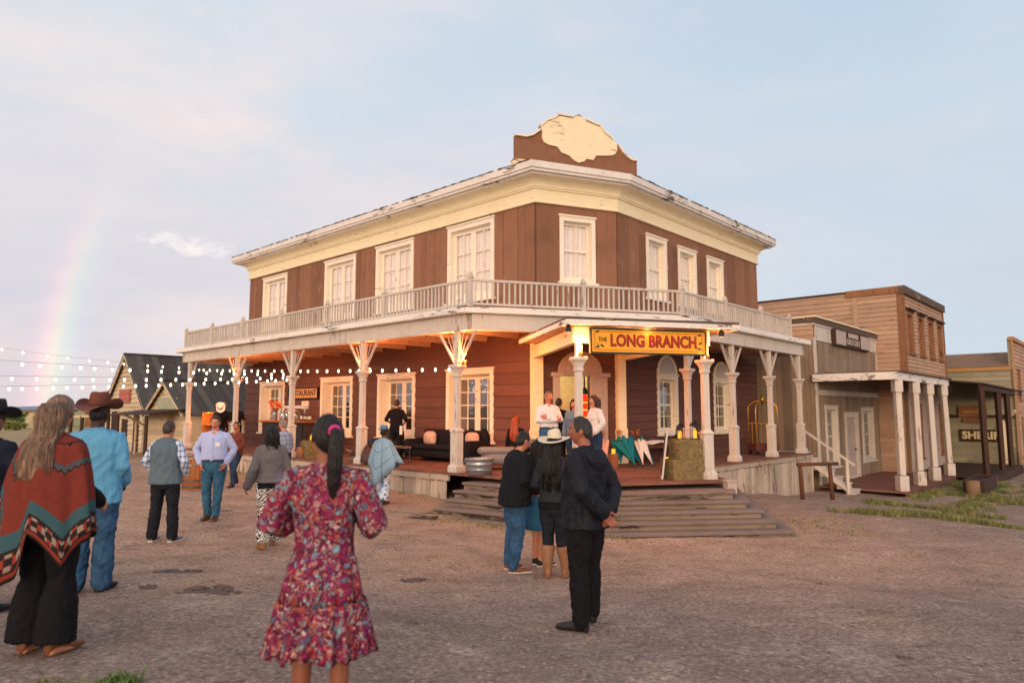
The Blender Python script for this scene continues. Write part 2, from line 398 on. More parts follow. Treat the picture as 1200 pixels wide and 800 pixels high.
w=MB(); slab(w,FL,-.0,LW,-.6,7.6,ins(up_l+lo_l),-.14,0); slab(w,FC,.0,CW,-.6,7.6,ins(up_c)+[(.66,1.57,D0,2.87)],-.14,0); slab(w,FR_,0,RW,-.9,7.6,ins(up_r+lo_r),-.14,0)
obj('wall_frame',w,M['lower'],S)
w=MB(); siding(w,FL,.1,LW,D0,4.0,.3,ins(lo_l)); siding(w,FC,.12,CW-.12,D0,4.0,.22,[(.46,2.07,D0,2.87)]); siding(w,FR_,.12,RW,D0,4.0,.22,ins(lo_r))
obj('lower_siding',w,M['lower'],S)
w=MB(); vboards(w,FL,.02,LW,4.28,7.52,.32,ins(up_l)); vboards(w,FC,.02,CW-.02,4.28,7.52,.42,ins(up_c),gap=.004); vboards(w,FR_,.02,RW,4.28,7.52,.6,ins(up_r),gap=.004)
obj('upper_boards',w,M['upper'],S)
BKL=FL(LW,-11.6,0); 
w=MB(); BL_=Fr(FL(LW,0,0),(.68,.733),(-.733,.68)); w.fbox(BL_,0,11.5,-.14,0,-.4,8.1); BR_=Fr(FR_(RW,0,0),(-.736,.677),(.677,.736)); w.fbox(BR_,0,16.8,-.14,0,-1.2,8.1)
B3=Fr(FL(LW,-11.5,0),(.733,-.68),(.68,.733)); w.fbox(B3,0,17,-.14,0,-1,8.1)
obj('back_wall',w,M['upper'],S)
# cornice
def wrap(o,el=.0,er=.0):   # plan points of the front line offset by o: left end, corners, right end
    def isect(F1,F2):
        a=F1(0,o,0);b=F2(0,o,0);d1=F1.D;d2=F2.D; den=d1.x*d2.y-d1.y*d2.x; k=((b.x-a.x)*d2.y-(b.y-a.y)*d2.x)/den; return a+d1*k
    return [FL(LW+el,o,0),isect(FL,FC),isect(FC,FR_),FR_(RW+er,o,0)]
def band(mb,o0,o1,z0,z1,el,er,mi=0,slope=None):
    A=wrap(o0,el,er);B=wrap(o1,el,er); z1b=z1 if slope is None else slope
    rs=[]
    for a,b in zip(A,B): rs.append([(a.x,a.y,z0),(b.x,b.y,z0),(b.x,b.y,z1b),(a.x,a.y,z1)])
    mb.rings(rs,True,mi)
w=MB(); band(w,-.1,.06,7.5,7.84,.05,.05); band(w,-.1,.09,7.46,7.52,.08,.08); obj('frieze',w,M['cream'],S,bevel=.006)
def sweep(mb,prof):
    W=[wrap(o,max(o,.02),max(o,.02)) for o,z in prof]
    mb.rings([[(W[i][k].x,W[i][k].y,prof[i][1]) for i in range(len(prof))] for k in range(4)],True)
w=MB(); sweep(w,[(-.1,7.842),(.1,7.842),(.1,7.885),(.13,7.89)]+[(.13+.30*(1-math.cos(a)),7.89+.2*math.sin(a)) for a in np.linspace(0,PI/2,8)]+[(.45,8.10),(-.1,8.10)])
obj('cornice',w,M['cream'],S)
w=MB(); band(w,-.1,.46,8.104,8.15,.45,.4); band(w,-.1,.56,8.15,8.22,.55,.5); band(w,-.1,.6,8.22,8.40,.6,.55); obj('eave_fascia',w,M['peel'],S,bevel=.006)
w=MB()
for F,n,t0,t1 in ((FL,90,-.3,LW+.6),(FR_,52,.0,RW+.55)):
    for i in range(n):
        t=t0+(t1-t0)*i/n; wd=(t1-t0)/n; h=random.uniform(.012,.035)
        if random.random()<.06: continue
        w.fbox(F,t+.008,t+wd-.008,-.3,.6+random.uniform(.0,.025),8.402,8.402+h)
P4=wrap(.55,.55,.5); bk=[FR_(RW+.4,-17,0),FL(LW+.5,-12,0)]
pl=[P4[0],P4[1],P4[2],P4[3],FR_(RW+.5,0,0)+Vector((-.736,.677,0))*17, FL(LW+.5,-12,0)]
n=len(pl); cen=Vector((-3,25,0))
w.add([(p.x,p.y,8.405) for p in pl]+[((p.x*.35+cen.x*.65),(p.y*.35+cen.y*.65),8.95) for p in pl],[(i,(i+1)%n,n+(i+1)%n,n+i) for i in range(n)]+[tuple(range(n,2*n))])
obj('roof',w,M['shingle'],S)
# parapet
par=[(-.62,8.4),(3.13,8.4),(3.13,9.0),(2.95,9.0),(2.72,9.12),(2.5,9.4),(2.35,9.52),(2.05,9.7),(1.95,9.85),(1.5,9.95),(1.4,10.06),(1.3,10.1),(1.2,10.06),(1.1,9.97),(.66,9.97),(.55,9.86),(.3,9.74),(.12,9.56),(.1,9.45),(-.1,9.28),(-.3,9.2),(-.62,9.2)]
w=MB(); w.fpoly(FC,par,-.02,.06); pp=obj('parapet',w,M['upper'],S)
def smooth_pts(p,n=3):
    for _ in range(n):
        q=[]
        for i in range(len(p)):
            a,b=p[i],p[(i+1)%len(p)]; q+= [(a[0]*.86+b[0]*.14,a[1]*.86+b[1]*.14),(a[0]*.14+b[0]*.86,a[1]*.14+b[1]*.86)]
        p=q
    return p
lob=[(.13,9.56),(.17,9.4),(.16,9.25),(.22,9.13),(.35,9.08),(.62,9.06),(.74,8.92),(.98,8.86),(1.1,8.76),(1.25,8.7),(1.42,8.76),(1.5,8.84),(1.72,8.84),(1.8,8.98),(2.1,9.02),(2.32,9.06),(2.42,9.12),(2.48,9.24),(2.46,9.41),(2.34,9.5),(2.05,9.685),(1.95,9.82),(1.5,9.92),(1.38,10.03),(1.2,10.03),(1.1,9.94),(.68,9.94),(.55,9.84),(.3,9.73)]
w=MB(); w.fpoly(FC,lob,.062,.1); obj('scalloped_panel',w,M['cream'],S)
for run in ((2,3,4,5),(6,7,8,9),(13,14,15,16,17),(18,19,20,21)):
    w=MB()
    for a,b in zip(run,run[1:]):
        p,q=par[a],par[b]; w.bar(FC(p[0],.03,p[1]+.02),FC(q[0],.03,q[1]+.02),.2,.05)
    obj('parapet_cap',w,M['frame'],S)
w=MB(); w.fbox(FC,-.68,3.2,-.1,.12,8.4,8.56); obj('parapet_base',w,M['cream'],S)
# windows
for q in up_l: window(FL,*q,S,'french',rows=3,rec=.1,fw=.13,back='curtain')
for q in lo_l: window(FL,*q,S,'french',rows=4,rec=.3,fw=.13,back='warmroom')
for q in up_c: window(FC,*q,S,'sash',rows=2)
for q in up_r: window(FR_,*q,S,'sash',rows=2)
for q in lo_r:
    wn=window(FR_,*q,S,'sash',rows=4,back='warmroom',rec=.1)
    a,b,z=q[0],q[1],q[3]; c=(a+b)/2; r=(b-a)/2
    pts=[(a,z)]+[(c-r*math.cos(PI*i/14),z+.06+.56*math.sin(PI*i/14)) for i in range(15)]+[(b,z)]
    k=MB(); k.fpoly(FR_,pts[::-1],-.02,.05); obj('arched_head',k,M['cream'],wn)
    k=MB(); pts2=[(c+(t-c)*.72,z+.08+(zz-z)*.74) for t,zz in pts]; k.fpoly(FR_,pts2[::-1],.05,.07); obj('arch_panel',k,M['white'],wn)
# entrance doorway
dw=MB()
for a,b in ((.46,.66),(1.57,1.77+.3)): dw.fbox(FC,a,b,-.1,.08,D0,2.87)
for a in (.40,1.80): dw.fbox(FC,a,a+.33,-.05,.15,2.84,2.95)
pts=[(.44,2.87)]+[(1.265-.66*math.cos(PI*i/16),2.95+.58*math.sin(PI*i/16)) for i in range(17)]+[(2.09,2.87)]
dw.fpoly(FC,pts[::-1],-.02,.07); pts2=[(1.265+(t-1.265)*.78,2.95+(z-2.87)*.7) for t,z in pts]; dw.fpoly(FC,pts2[::-1],.07,.1)
dd=obj('doorway',dw,M['gray'],S,bevel=.006)
k=MB(); A=-1.9
k.fbox(FC,.1,2.2,A-.05,A,D0-.05,3.4); k.fbox(FC,.06,.1,A,-.145,D0-.05,3.4); k.fbox(FC,2.2,2.24,A,-.145,D0-.05,3.4); k.fbox(FC,.1,2.2,A,-.145,3.36,3.4); k.fbox(FC,.1,2.2,A,-.145,D0-.05,D0-.004)
obj('hallway',k,M['cream_room'],dd)
k=MB(); k.fbox(FC,.68,.74,-.9,-.12,D0,2.85); obj('open_door',k,M['darkwood'],dd)
# corner pilasters
for t in (.0,CW):
    c=FC(t,.04,0); k=MB(); k.sq([(.15,D0),(.15,D0+.9),(.13,D0+.92),(.13,3.98)],(c.x,c.y,0),FC.ang); obj('pilaster',k,M['cream'],S)

# porch floor, skirt
OL,OR=2.69,2.05
BL=FL(-.33,OL,0); BR=FR_(-.15,OR,0)
pl=[FL(LW-.3,OL+.18,0),FL(.05,OL+.18,0),Vector((1.37,13.3,0)),Vector((4.4,14.05,0)),FR_(-.2,OR+.2,0),FR_(8.1,OR+.2,0),FR_(8.1,-.02,0),Vector((CR[0],CR[1],0)),Vector((CL[0],CL[1],0)),FL(LW-.3,-.02,0)]
deck=MB()
def clip_half(poly,n,d):   # keep n.p<=d
    out=[]
    for i in range(len(poly)):
        a,b=poly[i],poly[(i+1)%len(poly)]; da=n.dot(a)-d; db=n.dot(b)-d
        if da<=0: out.append(a)
        if (da<0)!=(db<0): out.append(a+(b-a)*(da/(da-db)))
    return out
def planks(mb,poly,dirn,w,z0,z1,mi=0,gap=.008):
    # boards running along dirn; polygon is split in convex pieces by caller
    n=Vector((-dirn[1],dirn[0],0)).normalized(); ds=[n.dot(p) for p in poly]; d=min(ds)
    while d<max(ds):
        e=min(d+w,max(ds)); q=clip_half(clip_half(poly,-n,-(d+gap/2)),n,e-gap/2)
        if len(q)>=3: mb.poly([(p.x,p.y) for p in q][::1],z0,z1+random.uniform(-.003,.003),mi)
        d=e
W_=lambda F,t,o: F(t,o,0)
segs=[([W_(FL,LW-.3,-.02),W_(FL,LW-.3,OL+.18),W_(FL,0,OL+.18),W_(FL,0,-.02)],FL.N),
      ([Vector((CL[0],CL[1],0)),W_(FL,0,OL+.18),Vector((1.37,13.3,0)),Vector((4.4,14.05,0)),W_(FR_,0,OR+.2),Vector((CR[0],CR[1],0))],FC.D),
      ([W_(FR_,0,-.02),W_(FR_,0,OR+.2),W_(FR_,8.1,OR+.2),W_(FR_,8.1,-.02)],FR_.N)]
def ccw(p):
    a=sum(p[i].x*p[(i+1)%len(p)].y-p[(i+1)%len(p)].x*p[i].y for i in range(len(p))); return p if a>0 else p[::-1]
for p,d in segs: planks(deck,ccw(p),d,.14,D0-.05,D0)
DK=obj('porch_floor',deck,M['deck'],S)
sk=MB(); vboards(sk,FL,0.3,LW-.3,-.35,D0-.18,.17,(),OL+.1,rag=.05); sk.fbox(FL,.2,LW-.3,OL+.1,OL+.16,D0-.19,D0-.052); obj('porch_skirt',sk,M['skirt'],S)
sk=MB(); vboards(sk,FR_,-.2,8.05,-1.05,D0-.16,.15,(),OR+.12,rag=.06)
sk.fbox(FR_,-.2,8.1,OR+.12,OR+.18,D0-.18,D0-.052)
RE_=Fr(FR_(8.1,0,0),(.736,-.677),(.677,.736)); vboards(sk,RE_,0,OR+.2,-1.0,D0-.06,.16,(),-.03)
obj('porch_skirt',sk,M['skirt'],S)
# stairs
ss=MB(); obj_st=None
stair=bpy.data.objects.new('porch_stairs',None); COL.objects.link(stair); stair.parent=S; stair.location=(0,0,0)
for i in range(1,6):
    z=D0-.137*i
    A=Vector((-.92-.17*i,15.42-.33*i,0)) if i<5 else Vector((-1.75,13.9,0)); B=Vector((1.42+.06*i,13.25-.28*i,0)); C=Vector((4.12+.165*i,13.62-.28*i,0)); D=Vector((4.7+.165*i,15.6,0)); E_=Vector((0.3,16.2,0))
    k=MB(); k.poly([(p.x,p.y) for p in ccw([A,B,C,D,E_])],z-.05,z)
    q=[A+Vector((.04,.06,0)),B+Vector((.0,.07,0)),C+Vector((-.05,.05,0)),D-Vector((.05,.05,0)),E_]
    k.poly([(p.x,p.y) for p in ccw(q)],z-.2,z-.052,1)
    obj('stair_tread',k,[M['tread'],M['step']],stair,bevel=.008)
k=MB(); c=Vector((4.36,13.95,0)); k.sq([(.1,.3),(.1,.53),(.12,.54),(.12,.57)],(c.x,c.y,0),.2); obj('newel_block',k,M['gray'],stair)
# side stairs at far left
for i in range(1,4):
    k=MB(); z=D0-.15*i; k.fbox(FL,11.6,15.4,OL+.19+.3*(i-1),OL+.19+.3*i,z-.2,z); obj('side_step',k,M['step'],stair)
# right end stairs down to the store
FST=Fr(FR_(8.12,OR-.25,0),(.677,.736),(.736,-.677))
for i in range(1,7):
    z=D0-.19*i; k=MB(); k.fbox(FST,.02,.72,.1+.26*(i-1),.1+.26*i+.03,z-.045,z); k.fbox(FST,.05,.70,.1+.26*(i-1),.1+.26*i,z-.19,z-.047); obj('end_step',k,M['white'],stair)
k=MB(); k.fbox(FST,.0,.74,-1.2,.1,D0-.05,D0); k.fbox(FST,.02,.72,-1.2,.1,-1.0,D0-.052); obj('end_landing',k,M['white'],stair)
hr=MB(); hr.bar(FST(-.02,0.0,1.42),FST(-.02,1.75,.2),.05,.07); hr.bar(FST(-.02,1.5,-.9),FST(-.02,1.5,.36),.09); hr.bar(FST(-.02,.1,D0-.12),FST(-.02,1.55,-.62),.05,.14); obj('handrail',hr,M['white'],stair)

# beams, ceiling, balcony
BZ0,BZ1=3.79,4.16
bm_=MB(); bm_.fbox(FL,-.33,LW-.35,OL-.1,OL+.1,BZ0,BZ1); FB=Fr(BL,BR-BL,(.26,-.966)); FB=Fr(BL,((BR-BL).x,(BR-BL).y),((BR-BL).y,-(BR-BL).x)); LB=(BR-BL).length
bm_.fbox(FB,0.02,LB-.02,-.1,.1,BZ0+.002,BZ1-.002); bm_.fbox(FR_,-.15,8.0,OR-.1,OR+.1,BZ0,BZ1)
bm_.fbox(Fr(FL(LW-.35,0,0),(-.68,-.733),(-.733,.68)),0,OL+.1,-.2,.0,BZ0+.003,BZ1-.003); bm_.fbox(Fr(FR_(8.0,0,0),(.736,-.677),(.677,.736)),0,OR+.1,-.2,0,BZ0+.003,BZ1-.003)
obj('porch_beam',bm_,M['white'],S,bevel=.008)
cl=MB()
for p,d in ([W_(FL,LW-.3,-.02),W_(FL,LW-.3,OL),W_(FL,-.3,OL),Vector((CL[0],CL[1],0))],FL.D),([Vector((CL[0],CL[1],0)),BL,BR,Vector((CR[0],CR[1],0))],FC.D),([Vector((CR[0],CR[1],0)),W_(FR_,-.1,OR),W_(FR_,8,OR),W_(FR_,8,-.02)],FR_.D): planks(cl,ccw(p),d,.16,4.0,4.03)
for t in np.arange(.6,15.4,1.2): cl.fbox(FL,t-.04,t+.04,.04,OL-.1,3.86,4.0)
for t in np.arange(.6,8,1.2): cl.fbox(FR_,t-.04,t+.04,.04,OR-.1,3.86,4.0)
obj('porch_ceiling',cl,M['ceil'],S)
e=.24
BLo=FL(-.4,OL+e,0); BRo=FR_(-.23,OR+e,0)
fl=MB(); pb=[W_(FL,LW-.1,-.02),W_(FL,LW-.1,OL+e),BLo,BRo,W_(FR_,8.2,OR+e),W_(FR_,8.2,-.02),Vector((CR[0],CR[1],0)),Vector((CL[0],CL[1],0))]
for q in ([pb[0],pb[1],pb[2],pb[7]],[pb[7],pb[2],pb[3],pb[6]],[pb[6],pb[3],pb[4],pb[5]]): fl.poly([(p.x,p.y) for p in ccw(q)],4.162,4.25)
obj('balcony_floor',fl,M['peel'],S)
ff=MB(); ff.fbox(FL,-.4,LW-.1,OL+e,OL+e+.03,4.17,4.315); FB2=Fr(BLo,((BRo-BLo).x,(BRo-BLo).y),((BRo-BLo).y,-(BRo-BLo).x)); ff.fbox(FB2,0.0,(BRo-BLo).length,0,.03,4.172,4.31); ff.fbox(FR_,-.23,8.2,OR+e,OR+e+.03,4.17,4.315)
obj('balcony_fascia',ff,M['peel'],S,bevel=.006)
def rail_post(p,ang):
    k=MB(); k.sq([(.05,4.25),(.05,5.0),(.065,5.01),(.065,5.04),(.045,5.06),(.03,5.14)],(p.x,p.y,0),ang); obj('railing_post',k,M['white'],S)
def railing(F,t0,t1,o):
    k=MB(); k.fbox(F,t0,t1,o-.035,o+.035,4.93,4.985); k.fbox(F,t0,t1,o-.022,o+.022,4.38,4.43)
    n=max(2,int(round((t1-t0)/.135)))
    for i in range(n):
        t=t0+(t1-t0)*(i+.5)/n+random.uniform(-.01,.01); k.fbox(F,t-.019,t+.019,o-.019,o+.019,4.43,4.93)
    obj('balcony_railing',k,M['white'],S)
tl=[-.33,2.93,5.66,8.3,10.9,13.3,15.6]
for t in tl: rail_post(FL(t,OL,0),FL.ang)
for a,b in zip(tl,tl[1:]): railing(FL,a+.05,b-.05,OL)
rail_post(FB(LB*.51,0,0),FB.ang); railing(FB,.06,LB*.51-.05,0); railing(FB,LB*.51+.05,LB-.06,0)
tr=[-.15,2.3,4.75,7.05]
for t in tr: rail_post(FR_(t,OR,0),FR_.ang)
for a,b in zip(tr,tr[1:]): railing(FR_,a+.05,b-.05,OR)
railing(Fr(FR_(7.05,0,0),(.736,-.677),(.677,.736)),.05,OR-.06,0); railing(Fr(FL(15.6,0,0),(-.68,-.733),(-.733,.68)),.05,OL-.06,0)
# porch posts
def bracket(F,t,o,sgn,mat='white',L=.62):
    k=MB(); k.bar(F(t+sgn*.075,o,3.03),F(t+sgn*L,o,3.77),.036,.06,up=F.N)
    for i in range(6):      # open sunburst spokes between post, beam and strut
        q=.12+.17*i; a_=PI/2*(1-q); p=F(t+sgn*.085,o,3.16); l=.58
        ex,ez=math.cos(a_)*l,math.sin(a_)*l; lim=(ex-.0)*.74/.545+.0
        k_=min(1,.6/ez if ez>0 else 1); ex*=k_; ez*=k_
        if ez<ex*1.36-.12: f=.12/(ex*1.36-ez); ex*=min(1,f); ez*=min(1,f)
        k.bar(p,p+F.D*(sgn*ex)+Vector((0,0,ez)),.011,.02,up=F.N)
    return k
def post(F,t,o,sides=(-1,1),zt=BZ0,mat='white',capz=2.74,name='porch_post',br=True):
    p=F(t,o,0); k=MB(); a=F.ang
    k.sq([(.15,D0),(.15,D0+.12),(.13,D0+.16),(.108,D0+.18),(.108,1.46),(.125,1.47),(.125,1.5),(.085,1.54),(.07,1.56),(.066,capz-.02)],(p.x,p.y,0),a)
    k.sq([(.06,capz+.27),(.06,zt)],(p.x,p.y,0),a)
    r=obj(name,k,M[mat],S,bevel=.008)
    k=MB(); k.sq([(.07,capz-.02),(.084,capz),(.084,capz+.03),(.074,capz+.05),(.082,capz+.09),(.105,capz+.16),(.135,capz+.2),(.148,capz+.21),(.148,capz+.27)],(p.x,p.y,0),a); obj('capital',k,M[mat],r,bevel=.005)
    if br:
        for s in sides: obj('bracket',bracket(F,t,o,s),M[mat],r)
    return r
for i,t in enumerate((.09,3.83,7.5,11.2,15.1)):
    s=(-1,1) if i else (1,-1); post(FL,t,OL,(-1,1) if i<4 else (-1,))
for i,t in enumerate((.02,2.6,5.2,7.65)): post(FR_,t,OR,(1,) if i==0 else ((-1,1) if i<3 else (-1,)))
# entrance canopy
E1=(1.32,13.63); E2=(4.03,14.35); FE=Fr(E1,(2.71,.72),(.72,-2.71)); LE=FE.D.length and math.hypot(2.71,.72)
for t in (0,LE): post(FE,t,0,zt=3.3,mat='white',br=False,name='entrance_post')
k=MB(); cn=[FE(-.32,.27,0),FE(LE+.68,.27,0),Vector((3.9,18.0,0)),Vector((.2,17.3,0))]
k.poly([(p.x,p.y) for p in ccw(cn)],3.735,3.785); obj('canopy_roof',k,M['shingle'],S)
k=MB()
for a,b in ((0,1),(1,2),(3,0)): k.bar(cn[a]+Vector((0,0,3.68)),cn[b]+Vector((0,0,3.68)),.05,.1)
obj('canopy_fascia',k,M['peel'],S)
k=MB(); c2=[c+(Vector((2.5,15.8,0))-c)*.04 for c in cn]; planks(k,ccw(c2),FE.D,.15,3.64,3.66); obj('canopy_ceiling',k,M['ceil'],S)
k=MB(); k.bar(FE(-.1,0,3.46),FE(LE+.1,0,3.46),.14,.32); k.bar(FE(0,-.08,3.46),Vector((CL[0],CL[1]-.16,3.46)),.14,.31); k.bar(FE(LE,-.08,3.46),Vector((CR[0]+.1,CR[1]-.12,3.46)),.14,.31); obj('canopy_beam',k,M['cream'],S)

# ------------------------------------------------------------------ signs on the saloon
m_sign=m_wood('sign_yellow','#e9a838',.0,(3,3,30),.08,'#a66a2a',.6,.1,.1); m_red=m_plain('sign_red','#a8221c',.6); m_dkg=m_plain('sign_dark_green','#2a332c',.6); m_blk=m_plain('sign_outline','#3a1d16',.7)
sg=thing('shop_sign','long yellow painted sign with red lettering hung above the saloon steps','sign',tuple(FE(1.5,.12,3.1)))
k=MB(); k.fbox(FE,.22,2.77,.09,.13,3.1,3.58); obj('board',k,m_sign,sg)
k=MB(); frame_=[(.2,2.79,3.08,3.115),(.2,2.79,3.565,3.6)]
for a,b,c,d in frame_: k.fbox(FE,a,b,.085,.155,c,d)
k.fbox(FE,.2,.235,.085,.152,3.115,3.565); k.fbox(FE,2.755,2.79,.085,.152,3.115,3.565); obj('sign_frame',k,m_dkg,sg)
k=MB()
for a,b,c,d in ((.3,2.69,3.155,3.163),(.3,2.69,3.517,3.525)): k.fbox(FE,a,b,.13,.134,c,d)
k.fbox(FE,.3,.308,.13,.134,3.163,3.517); k.fbox(FE,2.682,2.69,.13,.134,3.163,3.517); obj('border_line',k,m_red,sg)
k=text_on(FE,'LONG BRANCH',1.6,.132,3.34,.33,.003,.014,w=1.92); obj('lettering_outline',k,m_blk,sg)
k=text_on(FE,'LONG BRANCH',1.6,.14,3.34,.33,.003,.004,w=1.9); obj('lettering',k,m_red,sg)
k=text_on(FE,'THE',.47,.136,3.36,.12,.003,.002,w=.18); obj('small_lettering',k,m_blk,sg)
k=MB()
for t,z,a in ((.36,3.22,.6),(.46,3.24,-.5),(.36,3.52,.3),(2.63,3.22,-.5),(2.64,3.33,.5),(2.63,3.5,.2)):
    pts=[(t+.045*math.cos(2*PI*i/10)*math.cos(a)-.02*math.sin(2*PI*i/10)*math.sin(a), z+.045*math.cos(2*PI*i/10)*math.sin(a)+.02*math.sin(2*PI*i/10)*math.cos(a)) for i in range(10)]
    k.fpoly(FE,pts,.131,.136)
for t in (.41,2.6): k.bar(FE(t,.134,3.18),FE(t-.05,.134,3.3),.01,.006)
obj('leaf_ornament',k,m_dkg,sg)
rsn=thing('restaurant_sign','long tan sign reading restaurant in a black frame on the porch wall','sign',tuple(FL(11.2,.06,2.4)))
k=MB(); k.fbox(FL,10.36,12.35,.05,.08,2.42,2.76); obj('board',k,m_wood('sign_tan','#c9a06e',.0,(3,3,30),.1),rsn)
k=MB(); k.fbox(FL,10.3,12.4,.04,.11,2.38,2.42); k.fbox(FL,10.3,12.4,.04,.11,2.76,2.8); k.fbox(FL,10.3,10.36,.04,.108,2.42,2.76); k.fbox(FL,12.35,12.4,.04,.108,2.42,2.76); obj('sign_frame',k,M['black'],rsn)
k=text_on(FL,'RESTAURANT',11.35,.084,2.59,.3,.003,.006,w=1.78); obj('lettering',k,m_blk,rsn)
pq=thing('wall_plaque','small cream plaque with faint lines under the restaurant sign','sign',tuple(FL(11.1,.06,2.0)))
k=MB(); k.fbox(FL,10.95,11.42,.05,.08,2.02,2.3); obj('board',k,M['cream'],pq)
k=MB(); 
for z in (2.1,2.16,2.23): k.fbox(FL,11.03,11.34,.08,.084,z,z+.022)
obj('faint_line',k,M['gray'],pq)

# ------------------------------------------------------------------ neighbouring buildings, right
G1=-.6
FS=Fr((10.6,24.0),(.677,.736),(.736,-.677)); ST=thing('store_building','low grey board store with a flat false front and faded sign','building',(10.6,24,-.8))
ops=[(.75,2.1,-.05,2.1),(2.9,4.5,G1,1.85),(5.0,6.6,-.05,2.05)]
k=MB(); slab(k,FS,0,7.5,-1,5.2,ins(ops),-.12,0); k.fbox(Fr(FS(0,0,0),(-.736,.677),(-.677,-.736)),0,7,-.12,0,-1,5.15); k.fbox(Fr(FS(7.5,0,0),(-.736,.677),(.677,.736)),0,7,-.12,0,-1,5.0); obj('wall_frame',k,M['grayboard'],ST)
k=MB(); vboards(k,FS,.12,7.5,G1,2.5,.2,ins(ops)); vboards(k,FS,.12,7.5,3.35,4.42,.2); obj('front_boards',k,M['grayboard'],ST)
k=MB(); vboards(k,Fr(FS(0,0,0),(-.736,.677),(-.677,-.736)),0,6,-1,4.4,.25); obj('side_boards',k,M['grayboard'],ST)
k=MB(); siding(k,Fr(FS(0,0,0),(-.736,.677),(-.677,-.736)),0,6,4.4,5.0,.2); obj('side_siding',k,M['tan'],ST)
k=MB(); k.fbox(FS,-.08,7.55,0,.05,4.42,4.5); k.fbox(FS,-.08,7.55,0,.06,4.95,5.03); k.fbox(FS,-.06,.12,.0,.05,G1,4.42); k.fbox(FS,7.4,7.55,.0,.05,3.3,4.95); k.fbox(FS,-.06,7.5,0.0,.04,2.5,2.68); k.fbox(Fr(FS(0,0,0),(-.736,.677),(-.677,-.736)),0,4,0.03,.06,4.95,5.03); obj('white_trim',k,M['white'],ST)
k=MB(); k.fbox(FS,.12,7.4,.0,.03,4.5,4.95); obj('white_band',k,M['white'],ST)
k=MB(); k.fbox(FS,-.12,7.6,-.15,.1,5.03,5.22); k.fbox(Fr(FS(0,0,0),(-.736,.677),(-.677,-.736)),.1,5,-.1,.06,5.03,5.22); obj('parapet_band',k,M['shingle'],ST)
k=MB(); k.fbox(FS,-.16,7.64,-.19,.15,5.22,5.27); obj('parapet_cap',k,M['cream'],ST); k=MB(); k.fbox(Fr(FS(0,0,0),(-.736,.677),(-.677,-.736)),.19,5,-.1,.1,5.22,5.27); obj('parapet_cap',k,M['cream'],ST)
window(FS,*ops[0],ST,'sash',rows=4,back='dark',mat='white'); window(FS,*ops[2],ST,'sash',rows=4,back='dark',mat='white')
k=MB(); frame_rect(k,FS,2.9,4.5,G1,1.85,.16,-.05,.06); d=obj('door_frame',k,M['white'],ST)
k=MB(); k.fbox(FS,3.06,4.34,-.1,-.04,G1,1.7); k.fbox(FS,3.2,4.2,-.04,-.03,.6,1.5); k.fbox(FS,3.2,4.2,-.04,-.03,-.4,.4); dd2=obj('door',k,M['gray'],ST); k=MB(); k.ball(FS(4.2,-.01,.45),.04); obj('handle',k,M['black'],dd2)
k=MB(); vboards(k,Fr(FS(0,2.7,0),(.677,.736),(.736,-.677)),-.3,7.6,G1-.3,G1-.05,.2); planks(k,ccw([W_(FS,-.3,0),W_(FS,-.3,2.72),W_(FS,7.6,2.72),W_(FS,7.6,0)]),FS.N,.16,G1-.05,G1); obj('porch_floor',k,M['deck'],ST)
k=MB(); k.fbox(FS,-.2,7.6,-.0,2.75,3.2,3.25); rf=obj('porch_roof',k,M['shingle'],ST)
k=MB(); k.fbox(FS,-.2,7.6,2.5,2.64,2.95,3.2); k.fbox(Fr(FS(-.2,0,0),(.736,-.677),(-.677,-.736)),0.02,2.64,0,.12,2.952,3.198); obj('porch_beam',k,M['peel'],ST)
for t,ln in ((0,0),(2.35,-.05),(4.6,-.16),(7.2,-.34)):
    k=MB(); a=FS(t,2.55,G1); b=FS(t+ln,2.55,2.95); k.bar(a+Vector((0,0,.5)),b,.19); k.bar(a,a+Vector((0,0,.48)),.3); k.bar(b-Vector((0,0,.4)),b,.26); obj('porch_post',k,M['white'],ST,bevel=.01)
sgn=thing('store_sign','faded grey store sign in three panels on the false front','sign',tuple(FS(3.5,.06,4.4)))
k=MB(); k.fbox(FS,1.75,6.1,.06,.16,4.36,4.98); obj('board',k,M['darkwood'],sgn)
k=MB(); k.fbox(FS,1.95,3.05,.16,.175,4.42,4.94); k.fbox(FS,4.95,6.0,.16,.175,4.42,4.94); k.fbox(FS,3.4,4.6,.16,.172,4.76,4.93); obj('pale_panel',k,M['gray'],sgn)
k=text_on(FS,'GROCERY',4.0,.165,4.58,.3,.004,.008,w=1.7); obj('lettering',k,M['gray'],sgn)
# two-storey
FT=Fr((16.57,28.84),(.677,.736),(.736,-.677)); FTs=Fr((16.57,28.84),(-.736,.677),(-.677,-.736)); TS=thing('two_storey_building','tall tan clapboard building with rusty corner trim and four upper windows','building',(16.57,28.84,-.9))
opt=[(.45,1.55,4.4,6.2),(2.45,3.55,4.4,6.2),(4.4,5.5,4.4,6.2),(6.3,7.35,4.4,6.2)]; opl=[(1.0,2.2,-.1,2.2),(3.2,4.5,-.6,2.2),(5.6,6.9,-.1,2.2)]
k=MB(); slab(k,FT,0,7.8,-1.2,7.2,ins(opt+opl),-.14,0); k.fbox(FTs,0,10,-.14,0,-1.2,7.2); k.fbox(Fr(FT(7.8,0,0),(-.736,.677),(.677,.736)),0,10,-.14,0,-1.2,7.1); k.fbox(FT,0,7.8,-9,-.14,7.0,7.05); obj('wall_frame',k,M['tan'],TS)
k=MB(); siding(k,FTs,.15,10,-1,6.95,.2); siding(k,FT,.15,7.7,3.2,6.9,.16,ins(opt)); obj('clapboard',k,M['tan'],TS)
k=MB(); siding(k,FT,.15,7.7,-.8,3.2,.18,ins(opl)); obj('lower_siding',k,M['gray'],TS)
